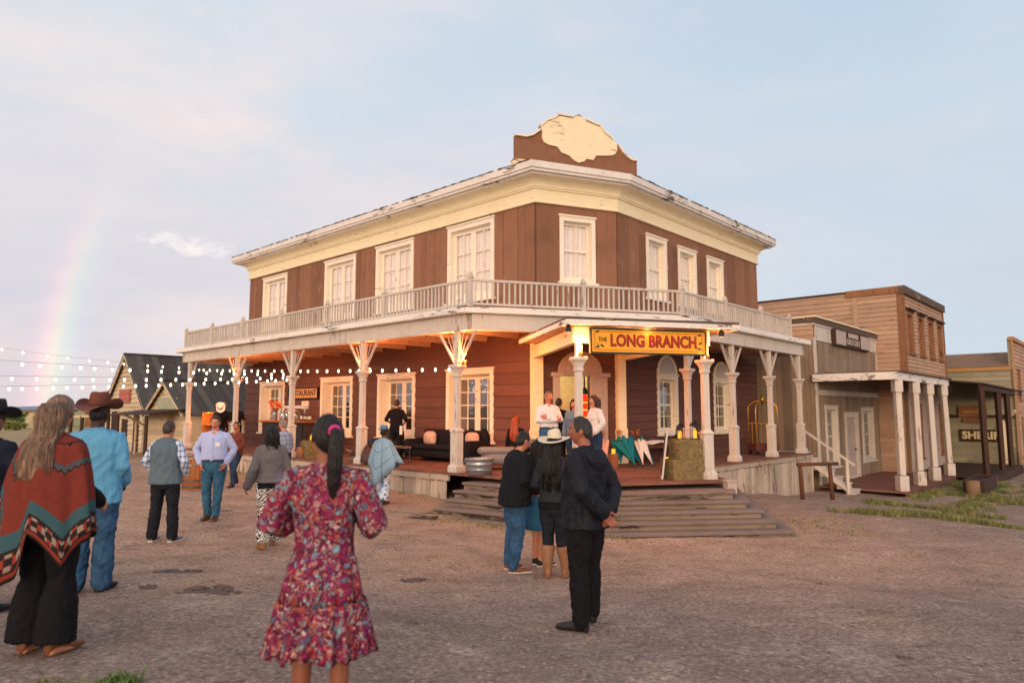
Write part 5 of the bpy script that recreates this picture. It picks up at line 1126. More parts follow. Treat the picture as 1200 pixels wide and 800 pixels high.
def head_radius(d,fem=False):
    x,y,z=d; a,b,c=(.072,.094,.118) if fem else (.076,.097,.122)
    p=Vector((x*a,y*b,z*c))
    if z<0:
        t=min(1,-z); p.x*=1-(.26 if fem else .2)*t**1.3
        if y>0: p.y*=1-.25*t
        else: p.y*=1-.02*t
    if y<.25:
        X,Z=p.x,p.z; ex=lambda q:math.exp(-q); ax=abs(X); f=0
        f+=.025*ex((X/.0115)**2+((Z+.018)/.016)**2)+.013*ex((X/.010)**2+((Z-.008)/.024)**2)
        f+=.0065*ex(((Z-.036)/.011)**2)*ex((X/.05)**2)
        f-=.011*ex(((ax-.031)/.016)**2+((Z-.014)/.012)**2)
        f+=.0055*ex((X/.022)**2+((Z+.05)/.006)**2)+.006*ex((X/.02)**2+((Z+.064)/.007)**2)-.004*ex((X/.022)**2+((Z+.0575)/.003)**2)
        f+=.010*ex((X/.024)**2+((Z+.1)/.018)**2)+.005*ex(((ax-.045)/.02)**2+((Z+.015)/.02)**2)-.004*ex((X/.03)**2+((Z+.08)/.008)**2)
        p.y-=f*min(1,(.25-y)/.5)
    return p
def sphere_dirs(n,m):
    for i in range(1,m):
        ph=PI*i/m
        yield [Vector((math.sin(ph)*math.cos(2*PI*j/n),math.sin(ph)*math.sin(2*PI*j/n),-math.cos(ph))) for j in range(n)]
def head_mb(fem,n=48,m=44):
    k=MB(); k.rings([[head_radius(d,fem) for d in r] for r in sphere_dirs(n,m)])
    for s in (-1,1): k.ball((s*.074,.014,-.002),(.012,.021,.032),10,8); k.ball((s*.077,.004,-.022),(.009,.012,.012),8,6)
    return k
def hairline(d,rec=0):
    ph=abs(math.atan2(d.x,-d.y)); P=((0,.66+rec),(.5,.68+rec),(.85,.5+rec*.5),(1.15,.12),(1.35,-.22),(1.55,.06),(1.8,-.18),(2.3,-.52),(PI,-.6))
    for (a,u),(b,v) in zip(P,P[1:]):
        if ph<=b: return u+(v-u)*(ph-a)/(b-a)
    return -.6
def hair_cap(fem,th=.014,rec=0,low=0):
    k=MB(); rs=[]
    for r in sphere_dirs(40,36):
        o=[]
        for d in r:
            q=head_radius(d,fem); t=(d.z-(hairline(d,rec)-low))/.09; t=max(0,min(1,t*.5+.5)); t=t*t*(3-2*t)
            flat=Vector((d.x*.077,d.y*.097,d.z*.123)); u=(q.length*(1-t)+max(q.length,flat.length)*t)
            o.append(d_norm(q)*(u-.014*(1-t)+th*t*(1+.25*noise.noise(d*4))))
        rs.append(o)
    k.rings(rs); return k
def d_norm(v): return v.normalized()
def hand_mb(w,d,nm,side,curl=.5,s=1.):
    y=Vector(d).normalized(); z=Vector(nm); z=(z-y*z.dot(y)).normalized(); x=y.cross(z)*side; w=Vector(w); k=MB(); rs=[]
    for f,a,b in ((-.03,.022,.018),(.0,.026,.016),(.03,.037,.0155),(.06,.040,.014),(.085,.038,.012),(.095,.03,.008)):
        rs.append([w+y*f*s+x*(a*s*math.cos(2*PI*j/14))+z*(b*s*math.sin(2*PI*j/14)) for j in range(14)])
    k.rings(rs)
    for i,(o,L) in enumerate(((.029,.068),(.0105,.077),(-.009,.072),(-.027,.056))):
        p=w+(y*.078+x*o)*s; dd=(y+x*o*1.2).normalized(); pts=[p]; c=0
        for q in (.45,.32,.25):
            c+=curl*(.75+.1*i); dr=dd*math.cos(c)+z*math.sin(c); pts.append(pts[-1]+dr*L*q*s)
        k.tube(pts,[.0088*s,.0084*s,.0078*s,.0066*s],8)
    p=w+(y*.02+x*.028)*s; t1=(x*.75+y*.65+z*.2).normalized(); t2=(x*.25+y*.95+z*(.2+curl*.4)).normalized()
    k.tube([p,p+t1*.036*s,p+t1*.036*s+t2*.032*s,p+t1*.036*s+t2*.056*s],[.013*s,.011*s,.0095*s,.008*s],8); return k
def shoe_mb(p,yaw,h=.1,L=.28,heel=0,w=1.):
    k=MB(); rs=[]
    for y,a,t,b in ((.075,.02,.05,0),(.07,.03,.075,0),(.045,.036,h,0),(0,.037,h,0),(-.05,.040,h*.78,0),(-.1,.046,.062,0),(-.15,.046,.05,0),(-.185,.036,.04,.004),(-.2,.018,.028,.008)):
        y*=L/.275; lift=heel*max(0,min(1,(y+.12)/.12)); ring=[]
        for j in range(16):
            q=2*PI*j/16; c_,s_=math.cos(q),math.sin(q); ring.append((a*w*math.copysign(abs(c_)**.6,c_), y, b+lift+(t-b)*(.5+.5*math.copysign(abs(s_)**.6,s_))))
        rs.append(ring)
    k.rings(rs)
    if heel: k.tube([(0,.05,.0),(0,.045,heel+.03)],[.022,.028],10,round_=False)
    ca,sa=math.cos(yaw),math.sin(yaw); return k.warp(lambda v:(p[0]+v.x*ca-v.y*sa,p[1]+v.x*sa+v.y*ca,p[2]+v.z))
def hat_mb(R,crown,curl,brimz=0,front=.02,fed=False,rx=.088,ry=.106):
    k=MB(); rs=[]; n=40
    E_=lambda f:[(1,0),(1.0,.03),(.97,.07),(.9,crown*.9),(.8,crown),(.6,crown*.985),(.3,crown*.82),(.05,crown*.8)][f]
    for f in range(8):
        q,z=E_(f); ring=[]
        for j in range(n):
            a=2*PI*j/n; pinch=1-.16*max(0,-math.sin(a))*abs(math.cos(a))*2*(z/crown)**2 if f<6 else 1
            ring.append((rx*q*math.cos(a)*pinch,ry*q*math.sin(a),z+(.014*(math.sin(a)**2) if f>=4 else 0)))
        rs.append(ring)
    k.rings(rs)
    def br(j,f,dz): 
        a=2*PI*j/n; r=(rx+(R-rx)*f, ry+(R*1.12-ry)*f); z=curl*f**1.8*(abs(math.cos(a))**2.2)-front*f*abs(math.sin(a))**2
        return (r[0]*math.cos(a)*(1-.25*curl/.08*f*f*abs(math.cos(a))**2),r[1]*math.sin(a),z+dz)
    b=MB(); b.rings([[br(j,f,-.002) for j in range(n)] for f in (0,.35,.7,.92,1)]+[[br(j,f,.006) for j in range(n)] for f in (1,.92,.7,.35,0)],False); k.merge(b)
    b=MB(); b.rings([[(rx*q*math.cos(2*PI*j/n),ry*q*math.sin(2*PI*j/n),z) for j in range(n)] for q,z in ((1.01,.006),(1.03,.007),(1.02,.028),(1.0,.03))],False,mi=1); k.merge(b)
    return k
TOR_M=((.80,.172,.118,0),(.90,.174,.122,.005),(.98,.168,.12,0),(1.08,.160,.113,0),(1.18,.168,.116,0),(1.28,.180,.122,0),(1.36,.176,.112,.005),(1.42,.132,.088,.01),(1.455,.10,.072,.012),(1.475,.066,.062,.012))
TOR_F=((.80,.176,.124,.005),(.90,.178,.126,.008),(.98,.158,.112,.002),(1.08,.134,.098,0),(1.18,.144,.108,-.006),(1.27,.158,.124,-.014),(1.35,.152,.104,-.002),(1.42,.118,.08,.01),(1.455,.09,.066,.012),(1.475,.06,.056,.012))
JD=dict(ls=(.172,.012,1.39),le=(.235,.03,1.135),lw=(.25,-.05,.9),lh=(.10,0,.91),lk=(.105,-.012,.5),la=(.11,.02,.1))
HAIRM={}
def hm(hx):
    if hx not in HAIRM: HAIRM[hx]=m_hair('hair_strands',hx)
    return HAIRM[hx]
SKINM={}
def skm(hx):
    if hx not in SKINM: SKINM[hx]=(m_skin('skin',hx),m_plain('lip','#8f4a42' if s2l(hx)[0]>.2 else '#5e332c',.5))
    return SKINM[hx]
m_eye=m_plain('eye_white','#d8d0c8',.25); m_iris=m_plain('eye_iris','#2b1c14',.2)
def person(label,x,y,yaw,h,skin='#b98266',fem=False,z=None,pose={},lean=0,headrot=(0,0,0),hair=None,hairkind='short',hat=None,top=None,over=None,bottom=None,shoes=None,boot=0,belly=0,wide=1.,vox=.011,open_=False,face=True,hands=True,sit=False,extra=None,hem=.86,collar=True,legw=1.,flare=1.,curl=.5,sole=None,sleeve=1.,ease=.018,group=None,fold=.014,belt=None,rec=0,heel=0,footyaw=(.15,-.15),hairend=1.3,hairout=0):
    z=H(x,y) if z is None else z
    T=thing('person',label,'person',(x,y,z),group,rad(yaw)); s=h/1.75
    J={}
    for k_,v in JD.items():
        J[k_]=Vector(v); J['r'+k_[1:]]=Vector((-v[0],v[1],v[2]))
    if fem:
        for q in 'lr': J[q+'s'].x*=.88; J[q+'e'].x*=.92
    for k_,v in pose.items(): J[k_]=Vector(v)
    dz=0
    if sit:
        dz=-.42
        for q,sg in (('l',1),('r',-1)):
            J[q+'k']=Vector((sg*.12,-.44,.5)); J[q+'a']=Vector((sg*.12,-.42,.1))
    cl_,sl_=math.cos(rad(lean)),math.sin(rad(lean))
    def up(p):   # bend the upper body
        p=Vector(p)
        if p.z>.9:
            t=min(1,(p.z-.9)/.2); a=rad(lean)*t; c_,s_=math.cos(a),math.sin(a); q=p-Vector((0,0,.95)); p=Vector((p.x,q.y*c_-q.z*s_,.95+q.y*s_+q.z*c_))
        return p+Vector((0,0,dz))
    def lo(p):
        p=Vector(p)
        return p+Vector((0,0,dz)) if (p.z>.75) else p
    S_=lambda mb: mb.warp(lambda v:v*s)
    tor=TOR_F if fem else TOR_M
    def torso(e,z0,z1=2.,hem_out=0):
        rs=[(0,cy-belly*.5*math.exp(-((zz-1.08)/.13)**2),zz,rx*wide+e+(belly*.6)*math.exp(-((zz-1.06)/.14)**2),ry+e+belly*.55*math.exp(-((zz-1.08)/.14)**2)) for zz,rx,ry,cy in tor if z0+.015<zz<=z1]
        f=rs[0]; rs=[(0,f[1],z0,f[3]+hem_out,f[4]+hem_out)]+rs
        return MB().loft(rs,28)
    def arm(q,e,k=1.,frac=1.,flat=0):
        sh,el,wr=J[q+'s'],J[q+'e'],J[q+'w']; ins_=Vector((sh.x*.45,sh.y,sh.z+.005)); end=el.lerp(wr,max(0,(frac-.5)*2)) if frac>=.5 else sh.lerp(el,frac*2)
        pts=[ins_,sh,sh.lerp(el,.5),el]; rs=[.056*k+e,.055*k+e,.047*k+e,.041*k+e]
        if frac<.5: pts=[ins_,sh,end]; rs=rs[:2]+[.052*k+e+.008]
        elif frac>.5: pts+=[el.lerp(end,.5),end]; rs+=[.041*k+e,.031*k+e*1.15]
        return MB().tube(pts,rs,14).warp(up)
    def leg(q,e,k=1.,fl=1.,z1=None):
        hp,kn,an=J[q+'h'],J[q+'k'],J[q+'a']; a2=an+Vector((0,0,-.015))
        pts=[lo(hp+Vector((0,0,.02))),lo(hp).lerp(lo(kn),.45),lo(kn),lo(kn).lerp(a2,.4),a2]
        if fl<0: pts=pts[:-1]+[lo(kn).lerp(a2,.6)]; fl=1
        return MB().tube(pts,[(.092*k)+e,(.082*k)+e,(.058*k)+e,(.056*k)*(.5+.5*fl)+e,(.044*k)*fl+e],16,round_=fl<1.5)
    skin_m,lip_m=skm(skin)
    # --- body
    b=MB(); b.merge(torso(-.026,.84).warp(up)); b.merge(MB().loft([(0,.01,.84,.11,.08),(0,.005,.9,.14,.095),(0,0,.98,.135,.09)],24).warp(lambda v:up(v) if v.z>.9 else v+Vector((0,0,dz))))
    for q in 'lr': b.merge(arm(q,-.002,.92)); b.merge(leg(q,0,.94*legw)); an=J[q+'a']; b.merge(shoe_mb(an-Vector((0,.02,.1)),footyaw[0 if q=='l' else 1],.09,.24))
    hc=up((0,-.022,1.628)); Rh=Matrix.Rotation(rad(headrot[0]),3,'Z')@Matrix.Rotation(rad(headrot[1]+lean*.4),3,'X')@Matrix.Rotation(rad(headrot[2]),3,'Y')
    b.merge(MB().tube([up((0,.02,1.40)),up((0,.012,1.5)),hc+Vector((0,.012,-.05))],[.066,.056 if not fem else .048,.054 if not fem else .046],14))
    if open_: b.merge(MB().ball((0,0,0),(.06,.055,.06)).warp(lambda v:up(v+Vector((0,-.045,1.425)))))
    hd=head_mb(fem).warp(lambda v:hc+Rh@v); b.merge(hd)
    body=remesh(S_(b),min(vox,.0075) if face else vox,2 if face else 4,.4)
    for i,f in enumerate(body.f):
        p=Rh.inverted()@(Vector(body.v[f[0]])/s-hc)
        if p.y<-.07 and abs(p.x)<.024 and abs(p.z+.057)<.0125: body.m[i]=1
    if hands:
        for q,sg in (('l',1),('r',-1)):
            d_=(up(J[q+'w'])-up(J[q+'e'])).normalized(); nm=pose.get(q+'n') or Vector((-sg,.15,0)); hd_=pose.get(q+'d'); d_=Vector(hd_) if hd_ else d_
            hb=remesh(S_(hand_mb(up(J[q+'w'])+d_*.015,d_,nm,-sg,curl,.95 if fem else 1.05)),.0045 if vox<.0115 else .0065,1,.3); body.merge(hb)
    obj('body',body,[skin_m,lip_m],T,True,world=False,fix=False)
    if face:
        for sg in (-1,1):
            k=MB(); c=hc+Rh@Vector((sg*.031,-.0705,.014)); n_=(Rh@Vector((0,-1,-.05))).normalized(); k.ball(c*s,.0118*s,12,10,0); k.ball((c+n_*.0062)*s,.0068*s,10,8,1); obj('eye',k,[m_eye,m_iris],T,True,world=False)
            if hair: k=MB(); k.tube([(hc+Rh@Vector((sg*xx,-.094+yy,zz)))*s for xx,yy,zz in ((.014,0,.031),(.03,.002,.036),(.048,.014,.032))],[.0035*s,.004*s,.0025*s],6); obj('eyebrow',k,hm(hair),T,True,world=False)
    # --- clothes
    def put(name,mb,mat,amp=None,v=None,it=5,fr=(9,9,6),sm=.5):
        r=remesh(S_(mb),v or vox,it,sm); wrinkle(r,fold if amp is None else amp,fr,random.uniform(0,50)); return obj(name,r,mat,T,True,world=False,fix=False)
    if bottom:
        mat,kind=bottom
        if kind=='trousers':
            k=MB(); k.merge(MB().loft([(0,.01,.765,.13*legw*(.5+.5*wide),.095),(0,.01,.81,.16*legw*(.5+.5*wide),.118),(0,.006,.88,.172*(.5+.5*wide)*(.7+.3*legw)+belly*.3,.125+belly*.1),(0,.003,.95,.17*wide+belly*.5,.12+belly*.3),(0,0,1.04,.163*wide+belly*.55,.116+belly*.4)],26).warp(lambda v:v+Vector((0,0,dz))))
            for q in 'lr': k.merge(leg(q,.014,legw,flare))
            put('trousers',k,mat,max(fold,.012),fr=(13,13,9))
    if shoes:
        for i,q in enumerate('lr'):
            an=J[q+'a']; k=MB(); k.merge(shoe_mb(an-Vector((0,.02,.1)),footyaw[i],.105,.285,heel,1.08))
            if boot: k.merge(MB().tube([an+Vector((0,.0,-.04)),an+Vector((0,-.002,.1)),lo(J[q+'k']).lerp(an,1-boot)],[.052,.07,.094],16,round_=False))
            ob=obj('boot' if boot else 'shoe',remesh(S_(k),max(vox*.75,.007),2),shoes,T,True,world=False,fix=False)
            if sole: k=MB(); k.merge(shoe_mb(an-Vector((0,.02,.102)),footyaw[i],.024,.295,0,1.16)); k.v=[(v[0],v[1],min(v[2],an.z-.1+.026)) for v in k.v]; obj('sole',S_(k),sole,ob,True,world=False)
    if top:
        k=torso(ease,hem,hem_out=.008).warp(up)
        if sleeve:
            for q in 'lr': k.merge(arm(q,.013+ease*.25,1.,sleeve))
        if collar and open_:
            k.merge(MB().tube([up((.068*math.sin(a),.012+.064*math.cos(a),1.478-.03*(1-math.cos(a))/2)) for a in np.linspace(-2.5,2.5,17)],.012,8,round_=False))
            for sg in (-1,1): k.merge(MB().hexa([tuple(up(Vector((sg*x_,y_,z_)))) for x_,y_,z_ in ((.012,-.098,1.40),(.06,-.098,1.385),(.062,-.08,1.385),(.012,-.08,1.40),(.03,-.075,1.47),(.075,-.035,1.475),(.07,-.02,1.475),(.03,-.06,1.47))]))
            k.merge(MB().tube([up((0,-.128-belly*.2,1.36)),up((0,-.134-belly*.3,1.25)),up((0,-.128-belly*.9,1.1)),up((0,-.13-belly*.9,.99))],(.009),6).warp(lambda v:v+Vector((0,-ease+.006,0))))
        elif collar: k.merge(MB().tube([up((.064*math.cos(a),.012+.062*math.sin(a)-.012*(math.sin(a)<0),1.475+.014*math.sin(a))) for a in np.linspace(0,2*PI,17)],.010,8,round_=False))
        put('shirt' if over or not fem else 'top',k,top,.002 if over else None)
    if over:
        mat,z0,e2,slv=over[:4]; k=torso(ease+e2,z0,hem_out=.012).warp(up)
        if slv:
            for q in 'lr': k.merge(arm(q,.014+e2*.4,1.03,slv))
        k.merge(MB().tube([up((.072*math.cos(a),.014+.07*math.sin(a),1.478+.012*math.sin(a))) for a in np.linspace(0,2*PI,17)],.017,8,round_=False))
        put(over[4] if len(over)>4 else 'jacket',k,mat,fold*1.25)
    if belt:
        k=MB(); zz=1.005; r0=.167*wide+belly*.55+.016; r1=.12+belly*.42+.013
        k.loft([(0,-.005-belly*.2,zz-.02,r0,r1),(0,-.005-belly*.2,zz+.02,r0,r1)],28); k.box(-.022,.022,-r1-belly*.2-.014,-r1-belly*.2-.004,zz-.02,zz+.02,1); obj('belt',S_(k),[belt,M['brass']],T,True,world=False)
    # --- hair and hat
    if hair:
        k=hair_cap(fem,.006 if hairkind=='short' else .012,rec,.12 if hairkind!='short' else 0).warp(lambda v:hc+Rh@v)
        if hairkind in('long','bob'):
            ze=hairend; rs=[]
            prof=((1.70,.02,.06,.07),(1.66,.028,.092,.092),(1.60,.035,.1,.093),(1.52,.048,.1,.075),(1.46,.065,.104,.06),(1.40,.092,.11,.048),(1.30,.115,.12,.04),(1.20,.12,.12,.034),(1.05,.118,.11,.028),(.98,.115,.09,.02))
            for zz,cy,rx,ry in reversed([q for q in prof if q[0]>ze]+[(ze,prof[[q[0]>ze for q in prof].count(True)-1][1],.06,.02)]): rs.append((0,cy+hairout*max(0,min(1,(1.5-zz)/.1)),zz,rx*(.88 if hairkind=='bob' else 1),ry))
            g=MB().loft(rs,30,2.2).warp(lambda v:(hc+Rh@(v-Vector((0,-.022,1.628)))) if v.z>1.5 else up(v).lerp(hc+Rh@(v-Vector((0,-.022,1.628))),max(0,min(1,(v.z-1.25)/.25)))); k.merge(g)
        if hairkind=='pony':
            k.merge(MB().ball((0,0,0),(.035,.035,.035)).warp(lambda v:hc+Rh@(v+Vector((0,.108,.03)))))
            pts=[hc+Rh@Vector(q) for q in ((0,.11,.03),(0,.155,.02),(.004,.175,-.05),(.008,.165,-.16),(.012,.15,-.26),(.012,.145,-.33))]; k.merge(MB().tube(pts,[.022,.03,.038,.04,.032,.01],14))
        r=remesh(S_(k),max(vox*.6,.006),2,.4); 
        wrinkle(r,.004 if hairkind=='short' else .0065,(75,75,9) if hairkind!='short' else (45,45,30),3)
        if hairkind in('long','bob') and vox<=.0105:      # loose strands over the mass
            q_=[(z_,cy,rx,ry) for z_,cy,rx,ry in prof if z_>=hairend-.06]; st=MB()
            for _ in range(260):
                an=random.uniform(-.35,PI+.35); pts=[]; e0=random.uniform(hairend-.07,hairend+.12); w0=random.uniform(-.5,.5); of=random.uniform(.99,1.10); fl=random.uniform(-.012,.016)
                for i_,(z_,cy,rx,ry) in enumerate(q_):
                    if z_<e0: break
                    aa=an+w0*(i_/len(q_))*.35; cy2=cy+hairout*max(0,min(1,(1.5-z_)/.1)); g_=1-(.12 if hairkind=='bob' else 0)
                    v=Vector((rx*g_*of*math.cos(aa)+.006*math.sin(z_*45+an*7)+fl*(i_/len(q_)),cy2+ry*of*math.sin(aa)+.004*math.sin(z_*38+an*5),z_))
                    h_=hc+Rh@(v-Vector((0,-.022,1.628))); pts.append(h_ if z_>1.5 else up(v).lerp(h_,max(0,min(1,(z_-1.25)/.25))))
                if len(pts)>3: st.tube(pts,[.0035]*(len(pts)-1)+[.001],4,round_=False)
            S_(st); r.merge(st)
        ho=obj('hair',r,hm(hair),T,True,world=False,fix=False)
        if hairkind=='pony': k=MB(); c=hc+Rh@Vector((0,.135,.03)); k.tube([c+Rh@Vector((.026*math.cos(a),-.004,.026*math.sin(a))) for a in np.linspace(0,2*PI,17)],.011,8,round_=False); obj('hair_tie',S_(k),m_plain('pink_tie','#d0308a',.6),ho,True,world=False)
    if hat:
        mat,band,R,crown,curl,fr_=hat[:6]; k=hat_mb(R,crown,curl,0,fr_).warp(lambda v:hc+Rh@(Matrix.Rotation(rad(hat[6] if len(hat)>6 else 4),3,'X')@v+Vector((0,.006,.066)))); obj('hat',S_(k),[mat,band],T,True,world=False,bevel=0)
    T['_s']=s
    if extra: extra(T,s,up,hc,Rh,put)
    del T['_s']
    return T
def drape(mb,prof,n=96,hemfn=None,folds=((9,1.,0),),amp=.02,thick=.006,uv=None,seed=0):
    # prof: list of (z, rx, ry, cy, foldscale); hemfn(a)-> hem z remaps the profile's lowest z
    z0=prof[0][0]; z1=prof[-1][0]; m=len(prof); R1=[];R2=[]
    for i,(z,rx,ry,cy,fs) in enumerate(prof):
        o=[];q=[]
        for j in range(n):
            a=2*PI*j/n; f=sum(w*math.sin(kf*a+ph+.6*math.sin(2*a+seed)) for kf,w,ph in folds)*amp*fs
            zz=z if hemfn is None else z0+(hemfn(a)-z0)*(z0-z)/(z0-z1)
            c_,s_=math.cos(a),math.sin(a); o.append((c_*(rx+f),cy+s_*(ry+f),zz)); q.append((c_*(rx+f-thick),cy+s_*(ry+f-thick),zz))
        R1.append(o);R2.append(q)
    mb.rings(R1+R2[::-1],False); return mb
def drape_uv(o,n,m):   # u round the body, v = 0 at neck .. 1 at hem
    uvl=o.data.uv_layers.new(name='UVMap'); tot=2*m
    for p in o.data.polygons:
        js=[o.data.loops[li].vertex_index%n for li in p.loop_indices]; wrapj=max(js)-min(js)>n/2
        for li in p.loop_indices:
            vi=o.data.loops[li].vertex_index; i=vi//n; j=vi%n; i=i if i<m else tot-1-i
            uvl.data[li].uv=((j+(n if wrapj and j<n/2 else 0))/n, i/(m-1))

# --- cloth patterns
def m_check(name,base,line,sc_=26,w_=.3,two=None,rot=0):
    t=NT(name); v=t.mapping((1,1,1),(0,0,rot)); X_,Y_,Z_=t.sep(v); a=t.math('PINGPONG',t.math('MULTIPLY',t.math('ADD',X_,Y_),sc_),1); b=t.math('PINGPONG',t.math('MULTIPLY',Z_,sc_),1)
    ma=t.ramp(a,[(w_,1),(w_+.08,0)]); mb2=t.ramp(b,[(w_,1),(w_+.08,0)]); c=t.mix(t.math('MULTIPLY',t.math('ADD',ma,mb2),.5),s2l(base),s2l(line)); h=t.noise(13,3,None,.55,.7)
    return t.bsdf(c,.85,0,t.bump(h,.5,.02),spec=.15)
def m_floral(name):
    t=NT(name); P=t.mapping((1,1,1)); wv=t.new('ShaderNodeVectorMath',operation='ADD'); nz=t.ncol(14,2); sb=t.new('ShaderNodeVectorMath',operation='MULTIPLY_ADD'); t.lk(nz,sb.inputs[0]); sb.inputs[1].default_value=(.06,.06,.06); t.lk(P,sb.inputs[2])
    v=t.new('ShaderNodeTexVoronoi'); v.inputs['Scale'].default_value=34; t.lk(sb.outputs[0],v.inputs['Vector']); f=t.sep(v.outputs['Color'])[0]
    pal=t.ramp(f,[(0,s2l('#8f1d4f')),(.16,s2l('#a83a66')),(.30,s2l('#5d1f3c')),(.42,s2l('#bd6a48')),(.55,s2l('#7db2bd')),(.66,s2l('#a8242f')),(.76,s2l('#dba0a0')),(.84,s2l('#6b2a63')),(.92,s2l('#4f7f94'))],'CONSTANT')
    v2=t.new('ShaderNodeTexVoronoi'); v2.inputs['Scale'].default_value=78; t.lk(sb.outputs[0],v2.inputs['Vector']); f2=t.sep(v2.outputs['Color'])[1]
    pal2=t.ramp(f2,[(0,s2l('#3f1428')),(.3,s2l('#9c3360')),(.5,s2l('#bf7858')),(.68,s2l('#93c0c6')),(.8,s2l('#7d1f3f')),(.92,s2l('#e3b7a8'))],'CONSTANT')
    c=t.mix(t.ramp(t.noise(22,3),[(.45,0),(.52,1)]),pal,pal2); c=t.mix(t.ramp(v.outputs['Distance'],[(.25,0),(.4,.5)]),c,s2l('#4a1a30'))
    c=t.mix(t.math('MULTIPLY',t.noise(6,2),.35),c,s2l('#6a2444'))
    return t.bsdf(c,.8,0,t.bump(t.noise(16,3,t.mapping((1.3,1.3,.5)),.55,.6),.5,.02),spec=.2)
def m_zebra(name):
    t=NT(name); w=t.new('ShaderNodeTexWave'); w.wave_type='BANDS'; w.bands_direction='DIAGONAL'; w.inputs['Scale'].default_value=14; w.inputs['Distortion'].default_value=7; w.inputs['Detail'].default_value=1; w.inputs['Detail Scale'].default_value=1.4; t.lk(t.coord(),w.inputs['Vector'])
    return t.bsdf(t.ramp(w.outputs['Color'],[(.42,s2l('#1c1a1c')),(.5,s2l('#d6cfc6'))]),.85,spec=.15)
def m_poncho(name):
    t=NT(name); uv=t.new('ShaderNodeUVMap').outputs[0]; U,V,_=t.sep(uv)
    base=t.mix(t.noise(30,3),s2l('#642a25'),s2l('#7c3a30'))
    zg=t.math('PINGPONG',t.math('MULTIPLY',U,34),.5); tri=lambda lo,hi:t.math('MULTIPLY',t.math('GREATER_THAN',V,lo),t.math('LESS_THAN',V,hi))
    saw=t.math('ADD',V,t.math('MULTIPLY',zg,.05))
    teal=s2l('#38565d'); blk=s2l('#2a2526'); crm=s2l('#8f8276')
    c=t.mix(tri(.80,.87),base,teal); c=t.mix(tri(.87,1.1),c,blk)
    chk=t.new('ShaderNodeTexChecker'); mp=t.new('ShaderNodeMapping'); mp.inputs['Scale'].default_value=(46,30,1); mp.inputs['Rotation'].default_value=(0,0,.0); t.lk(uv,mp.inputs[0]); t.lk(mp.outputs[0],chk.inputs['Vector']); chk.inputs['Scale'].default_value=1
    c=t.mix(t.math('MULTIPLY',tri(.885,.955),chk.outputs['Fac']),c,t.mix(t.math('GREATER_THAN',zg,.26),crm,s2l('#8c3a2e')))
    c=t.mix(tri(.965,.985),c,s2l('#8c3a2e'))
    st=t.math('MULTIPLY',t.math('GREATER_THAN',saw,.52),t.math('LESS_THAN',saw,.55)); c=t.mix(st,c,teal); st=t.math('MULTIPLY',t.math('GREATER_THAN',saw,.555),t.math('LESS_THAN',saw,.57)); c=t.mix(st,c,blk)
    st=t.math('MULTIPLY',t.math('GREATER_THAN',saw,.30),t.math('LESS_THAN',saw,.325)); c=t.mix(st,c,blk)
    return t.bsdf(c,.95,0,t.bump(t.noise(90,2),.4,.006),spec=.1)
def m_uvlines(name,base,line,nu,nv,w_=.06):
    t=NT(name); uv=t.new('ShaderNodeUVMap').outputs[0]; U,V,_=t.sep(uv); ln=lambda q,n:t.math('LESS_THAN',t.math('PINGPONG',t.math('MULTIPLY',q,n),.5),w_)
    c=t.mix(t.math('MAXIMUM',t.math('MULTIPLY',ln(U,nu),.75),t.math('MULTIPLY',ln(V,nv),.75)),t.mix(t.noise(14,3),sc(s2l(base),.9),sc(s2l(base),1.1)),s2l(line)); return t.bsdf(c,.95,0,t.bump(t.noise(60,3),.4,.01),spec=.1)
C=m_cloth
DJ={n:m_denim('denim',h) for n,h in (('mid','#2f4d6b'),('dark','#22324a'),('teal','#2c5068'),('black','#1b1d24'))}
blk=C('black_cloth','#17161a',.25); blk2=C('black_nylon','#1b1d25',.25,.6); nav=C('navy_cloth','#1d2230',.25); wht=C('white_shirt','#d6d2d6',.06); bshoe=m_plain('black_leather','#1b1818',.5); brn=m_plain('brown_leather','#4a2e20',.45,0,.3); tanl=m_plain('tan_leather','#96694a',.5,0,.25); whs=m_plain('white_sole','#d0c8c0',.7)
straw=m_plain('straw_hat','#d9cbb2',.85,0,.15,40); band_k=m_plain('hat_band','#2a211d',.7)

# 1 edge person
person('black hatted person in navy cut by the left edge',-4.52,6.0,175,1.74,'#8a6048',hair='#15110f',hat=(m_plain('black_felt','#191a20',.8),band_k,.2,.12,.05,.03),top=nav,bottom=(DJ['teal'],'trousers'),shoes=bshoe,face=False,hands=True,vox=.013,pose={'rw':(-.2,-.26,1.15),'re':(-.27,-.02,1.14)},hem=.8)
# 2 poncho
def poncho(T,s,up,hc,Rh,put):
    def hemf(a):
        d=(math.degrees(a)+360)%360; P=((0,.98),(30,.86),(62,.47),(82,.54),(98,.84),(108,.8),(138,.60),(160,.76),(180,.82),(270,.7),(340,.9),(360,.98))
        for (p,u),(q,v) in zip(P,P[1:]):
            if d<=q: return u+(v-u)*(d-p)/(q-p)
    n=160; k=MB(); prof=[(1.50,.07,.062,.015,0),(1.475,.10,.075,.014,0),(1.45,.15,.09,.012,.02),(1.425,.195,.112,.01,.06),(1.38,.228,.13,.01,.12),(1.30,.252,.15,.015,.25),(1.2,.272,.165,.02,.4),(1.1,.29,.178,.022,.55),(.95,.31,.19,.025,.75),(.8,.325,.2,.03,.9),(.65,.335,.205,.03,1.),(.5,.345,.21,.03,1.1)]
    drape(k,prof,n,lambda a:hemf(a),((7,.8,.4),(11,.6,1.2),(4,.5,2)),.02,.006); k.warp(lambda v:v*s); o=obj('poncho',k,m_poncho('red_poncho_weave'),T,True,world=False); drape_uv(o,n,len(prof))
